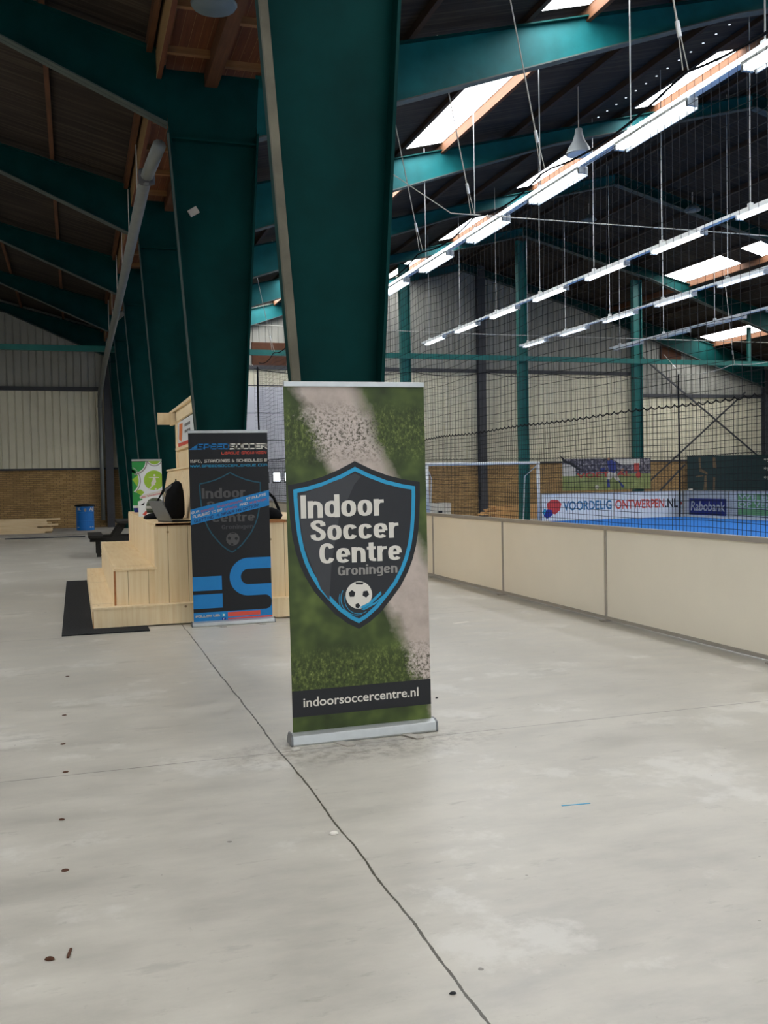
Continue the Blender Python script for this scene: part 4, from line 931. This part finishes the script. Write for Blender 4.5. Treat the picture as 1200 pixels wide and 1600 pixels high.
# ------------------------------------------------------------------ left bay things
t_ = thing('picnic_table', 'black wooden picnic table behind the bleacher', 'table', (1.25, 21.2, 0))
MB().box(-.42, .42, -.05, 1.75, .71, .76).build('tabletop', 'black_wood', t_)
for s in (-1, 1):
    MB().box(s*.86-.15, s*.86+.15, -.05, 1.75, .42, .465).build('bench_seat', 'black_wood', t_)
    for y in (.2, 1.45):
        MB().bar((s*.26, y, .71), (s*.72, y, 0), .05, .11).build('leg', 'black_wood', t_)
        MB().box(s*.80-.04, s*.80+.04, y-.05, y+.05, 0, .42).build('bench_leg', 'black_wood', t_)
for y in (.15, 1.40): MB().box(-.98, .98, y-.03, y+.03, .33, .42).build('cross_beam', 'black_wood', t_)
d = thing('waste_drum', 'blue drum bin with black lid against the brick wall', 'bin', (.30, 33.6, .05))
MB().lathe([(.0, 0), (.28, 0), (.29, .02), (.285, .3), (.295, .31), (.285, .33), (.285, .58), (.295, .6), (.285, .62), (.285, .8), (.0, .8)], 24).build('drum', 'blue_bin', d, smooth=False)
MB().lathe([(.0, .79), (.33, .80), (.34, .83), (.3, .86), (.0, .88)], 24).build('lid', 'black', d, smooth=True)
def cyl(a, bb, l): th = -math.pi/2+a/.286; r = .297+.001*l; return (r*math.cos(th), r*math.sin(th), bb)
AC = Art(cyl); mb = MB(); AC.text(mb, 'K', -.25, -.13, .66, .77, 1, .03); AC.text(mb, 'AJ', .13, .29, .66, .77, 1, .03); AC.poly(mb, [(-.30, .1), (-.2, .1), (-.2, .12), (-.30, .12)], 1); AC.poly(mb, [(.14, .1), (.3, .1), (.3, .12), (.14, .12)], 1); mb.build('lettering', 'off_white', d)
mb = MB(); AC.poly(mb, [(-.04, .72), (0, .74), (.04, .72), (.035, .65), (0, .62), (-.035, .65)], 1); mb.build('crest', 'grey_print', d)
def planks(x0, y0, zb, n, name_l, grp, mat_, ln, seed, yr=.9):
    rnd = random.Random(seed); k = 0; z = zb
    while k < n:
        row = 3 if k < 6 else 2
        for q in range(row):
            if k >= n: break
            l_ = ln*rnd.uniform(.75, 1.1); dx = rnd.uniform(-.25, .25)
            o = MB().box(-l_/2, l_/2, -.07, .07, 0, .055).build('timber_plank', mat_)
            o.location = (x0+dx, y0+q*.17-.2, z+.001); o.rotation_euler = (0, 0, rnd.uniform(-.012, .012))
            tag(o, name_l % (ORD+['seventeenth', 'eighteenth', 'nineteenth', 'twentieth'])[k], 'plank', grp); k += 1
        z += .058
planks(-2.05, 32.6, .05, 18, 'pale sawn plank in the pile at the left brick wall, %s from the bottom', 'planks in the left pile', 'plank', 2.6, 3)
planks(15.5, 32.6, .0, 20, 'brown timber plank stacked behind the goal, %s from the bottom', 'planks behind the goal', 'plank_brown', 2.4, 5)
tag(box('floor_strip', 'steel_dark', -2.0, .25, 30.15, 30.27, .001, .03), 'thin dark strip lying on the floor before the plank pile', 'strip')
wbx = thing('white_box', 'white box standing behind the goal mouth', 'box', (12.2, 31.8, 0)); MB().box(-.42, .42, -.3, .3, 0, .68).build('body', 'off_white', wbx, bevel=.01); MB().box(-.08, .08, -.306, -.3, .34, .42).build('grip_hole', 'black', wbx)

# pictures on the far wall
p = thing('match_picture', 'long printed picture of a soccer match fixed to the teal post', 'picture', (0, FY+.08, 0))
MB().box(16.36, 19.93, -.02, 0, 1.035, 2.157).build('sheet', 'match_print', p)
AP = Art(lambda a, bb, l: (a*.85, -.021-.001*l, .228+.85*bb))
mb = MB(); AP.poly(mb, [(19.25, 1.55), (19.85, 1.55), (19.85, 2.02), (19.25, 2.05)], 1); AP.poly(mb, [(22.05, 1.98), (22.95, 1.98), (22.95, 2.25), (21.6, 2.25)], 1); AP.disc(mb, 20.85, 1.07, .09, 3, 14); mb.build('white_patch', 'off_white', p)
mb = MB(); AP.text(mb, 'VOETBAL', 19.9, 22.5, 1.45, 1.66, 2, .02, .03); AP.disc(mb, 22.85, 1.55, .13, 2); AP.poly(mb, [(22.65, 1.7), (22.9, 1.7), (22.9, 2.05), (22.65, 2.05)], 2); mb.build('red_lettering', plain('picture_red', 'c8483a', .5), p)
mb = MB(); AP.poly(mb, [(21.35, 2.15), (21.55, 2.2), (21.75, 2.1), (21.8, 1.8), (21.68, 1.65), (21.45, 1.7), (21.38, 1.95)], 4); AP.poly(mb, [(21.0, 1.85), (21.25, 1.9), (21.25, 1.72), (21.05, 1.7)], 4); AP.poly(mb, [(21.33, 1.38), (21.45, 1.38), (21.47, 1.05), (21.35, 1.05)], 4); AP.poly(mb, [(21.85, 1.35), (21.95, 1.3), (22.18, 1.05), (22.05, 1.02)], 4); mb.build('blue_kit', plain('picture_blue', '2d3c86', .5), p)
mb = MB(); AP.poly(mb, [(21.4, 1.7), (21.75, 1.68), (21.95, 1.35), (21.8, 1.3), (21.62, 1.5), (21.5, 1.38), (21.3, 1.4)], 3); mb.build('white_shorts', 'off_white', p)
mb = MB(); AP.disc(mb, 21.42, 2.24, .06, 4, 10); AP.poly(mb, [(22.0, 1.8), (22.15, 1.85), (22.15, 1.7), (22.02, 1.68)], 4); mb.build('bare_skin', 'skin', p)
mb = MB(); AP.poly(mb, [(19.1, 2.45), (19.4, 2.2), (19.7, 2.1), (20.2, 1.78), (20.0, 1.78), (19.55, 2.05), (19.3, 2.1), (19.15, 2.38)], 2); mb.build('dark_limb', 'shield_face', p)
p = thing('notice_board', 'dark green board with worn marks and white bullet lines', 'board', (0, YE-.335, 0))
MB().box(25.1, 30.3, -.03, 0, .75, 2.33).build('panel', 'dark_board', p)
mb = MB(); AP2 = Art(lambda a, bb, l: (a, -.031-.001*l, bb))
for q in ([(25.65, 2.25), (25.75, 2.25), (25.8, 1.75), (26.1, 1.6), (26.1, 1.5), (25.7, 1.65)], [(26.35, 2.25), (26.5, 2.25), (26.55, 1.95), (26.6, 1.75), (26.4, 1.8)], [(25.95, 1.5), (26.05, 1.5), (26.08, .85), (25.9, .85)], [(25.5, 1.45), (25.9, 1.5), (25.9, 1.44), (25.5, 1.4)], [(26.4, 1.4), (26.5, 1.4), (26.48, .85), (26.38, .85)]): AP2.poly(mb, q, 1)
mb.build('worn_marks', 'worn_brown', p)
mb = MB()
for z, s_ in ((2.02, '*Spor'), (1.62, '*Recr'), (1.22, '*Even')): AP2.text(mb, s_, 29.05, 30.0, z, z+.16, 1, .01)
AP2.poly(mb, [(25.15, .85), (25.35, .85), (25.35, .93), (25.15, .93)], 1); mb.build('lettering', 'off_white', p)
tag(MB().bar((22.7, YE-.45, .02), (24.9, YE-.45, 1.95), .05, .07).build('leaning_pole', 'steel_dark'), 'dark pole leaning between match picture and green board', 'pole')

# ------------------------------------------------------------------ small things on the floor
bits = [(1.02, 3.97, 'off_white', .022, 'pale wood crumb on the floor joint nearest the camera'), (-0.12, 3.23, 'hatch', .018, 'brown chip on the floor at the lower left'), (1.02, 2.60, 'black', .012, 'dark pebble beside the joint at the bottom edge'),
        (-.10, 4.58, 'hatch', .015, 'brown splinter on the left floor, upper of the pair'), (1.15, 5.3, 'rope', .03, 'pale crumb where the two floor joints cross'), (2.35, 6.2, 'black', .015, 'dark pebble right of the big banner')]
for x, y, m_, r, lb in bits:
    o = MB().lathe([(0, 0), (r, .002), (r*.8, r*.4), (r*.3, r*.6), (0, r*.6)], 7).build('floor_crumb', m_); o.location = (x, y, .0005); o.scale = (1, .6, 1); o.rotation_euler = (0, 0, x*3); tag(o, lb, 'debris')
o = MB().box(-.07, .07, -.004, .004, .0005, .002).build('tape_scrap', 'cyan'); o.location = (2.17, 3.93, 0); o.rotation_euler = (0, 0, -.12); tag(o, 'thin blue tape scrap on the floor right of centre', 'tape')
o = MB().box(-.03, .03, -.004, .004, .0005, .006).build('twig', 'hatch'); o.location = (-0.06, 3.25, 0); o.rotation_euler = (0, 0, 1.4); tag(o, 'brown twig on the floor at the lower left', 'twig')
for k, (x, y) in enumerate(((-.10, 8.06), (-.11, 6.69), (-.11, 5.94), (-.09, 5.35), (-.08, 3.97))):
    o = MB().lathe([(0, 0), (.016, .0005), (.014, .003), (0, .003)], 8).build('floor_plug', 'hatch'); o.location = (x, y, .0005)
    tag(o, '%s dark floor plug in the row on the left floor, counted from the bleacher' % ORD[k], 'plug', 'dark floor plugs in a row')
o = MB().box(-.10, .10, -.03, .03, .0005, .0012).build('paper_scrap', 'off_white'); o.location = (3.85, 9.39, 0); o.rotation_euler = (0, 0, .3); tag(o, 'pale flat scrap on the floor between banner and barrier', 'scrap')
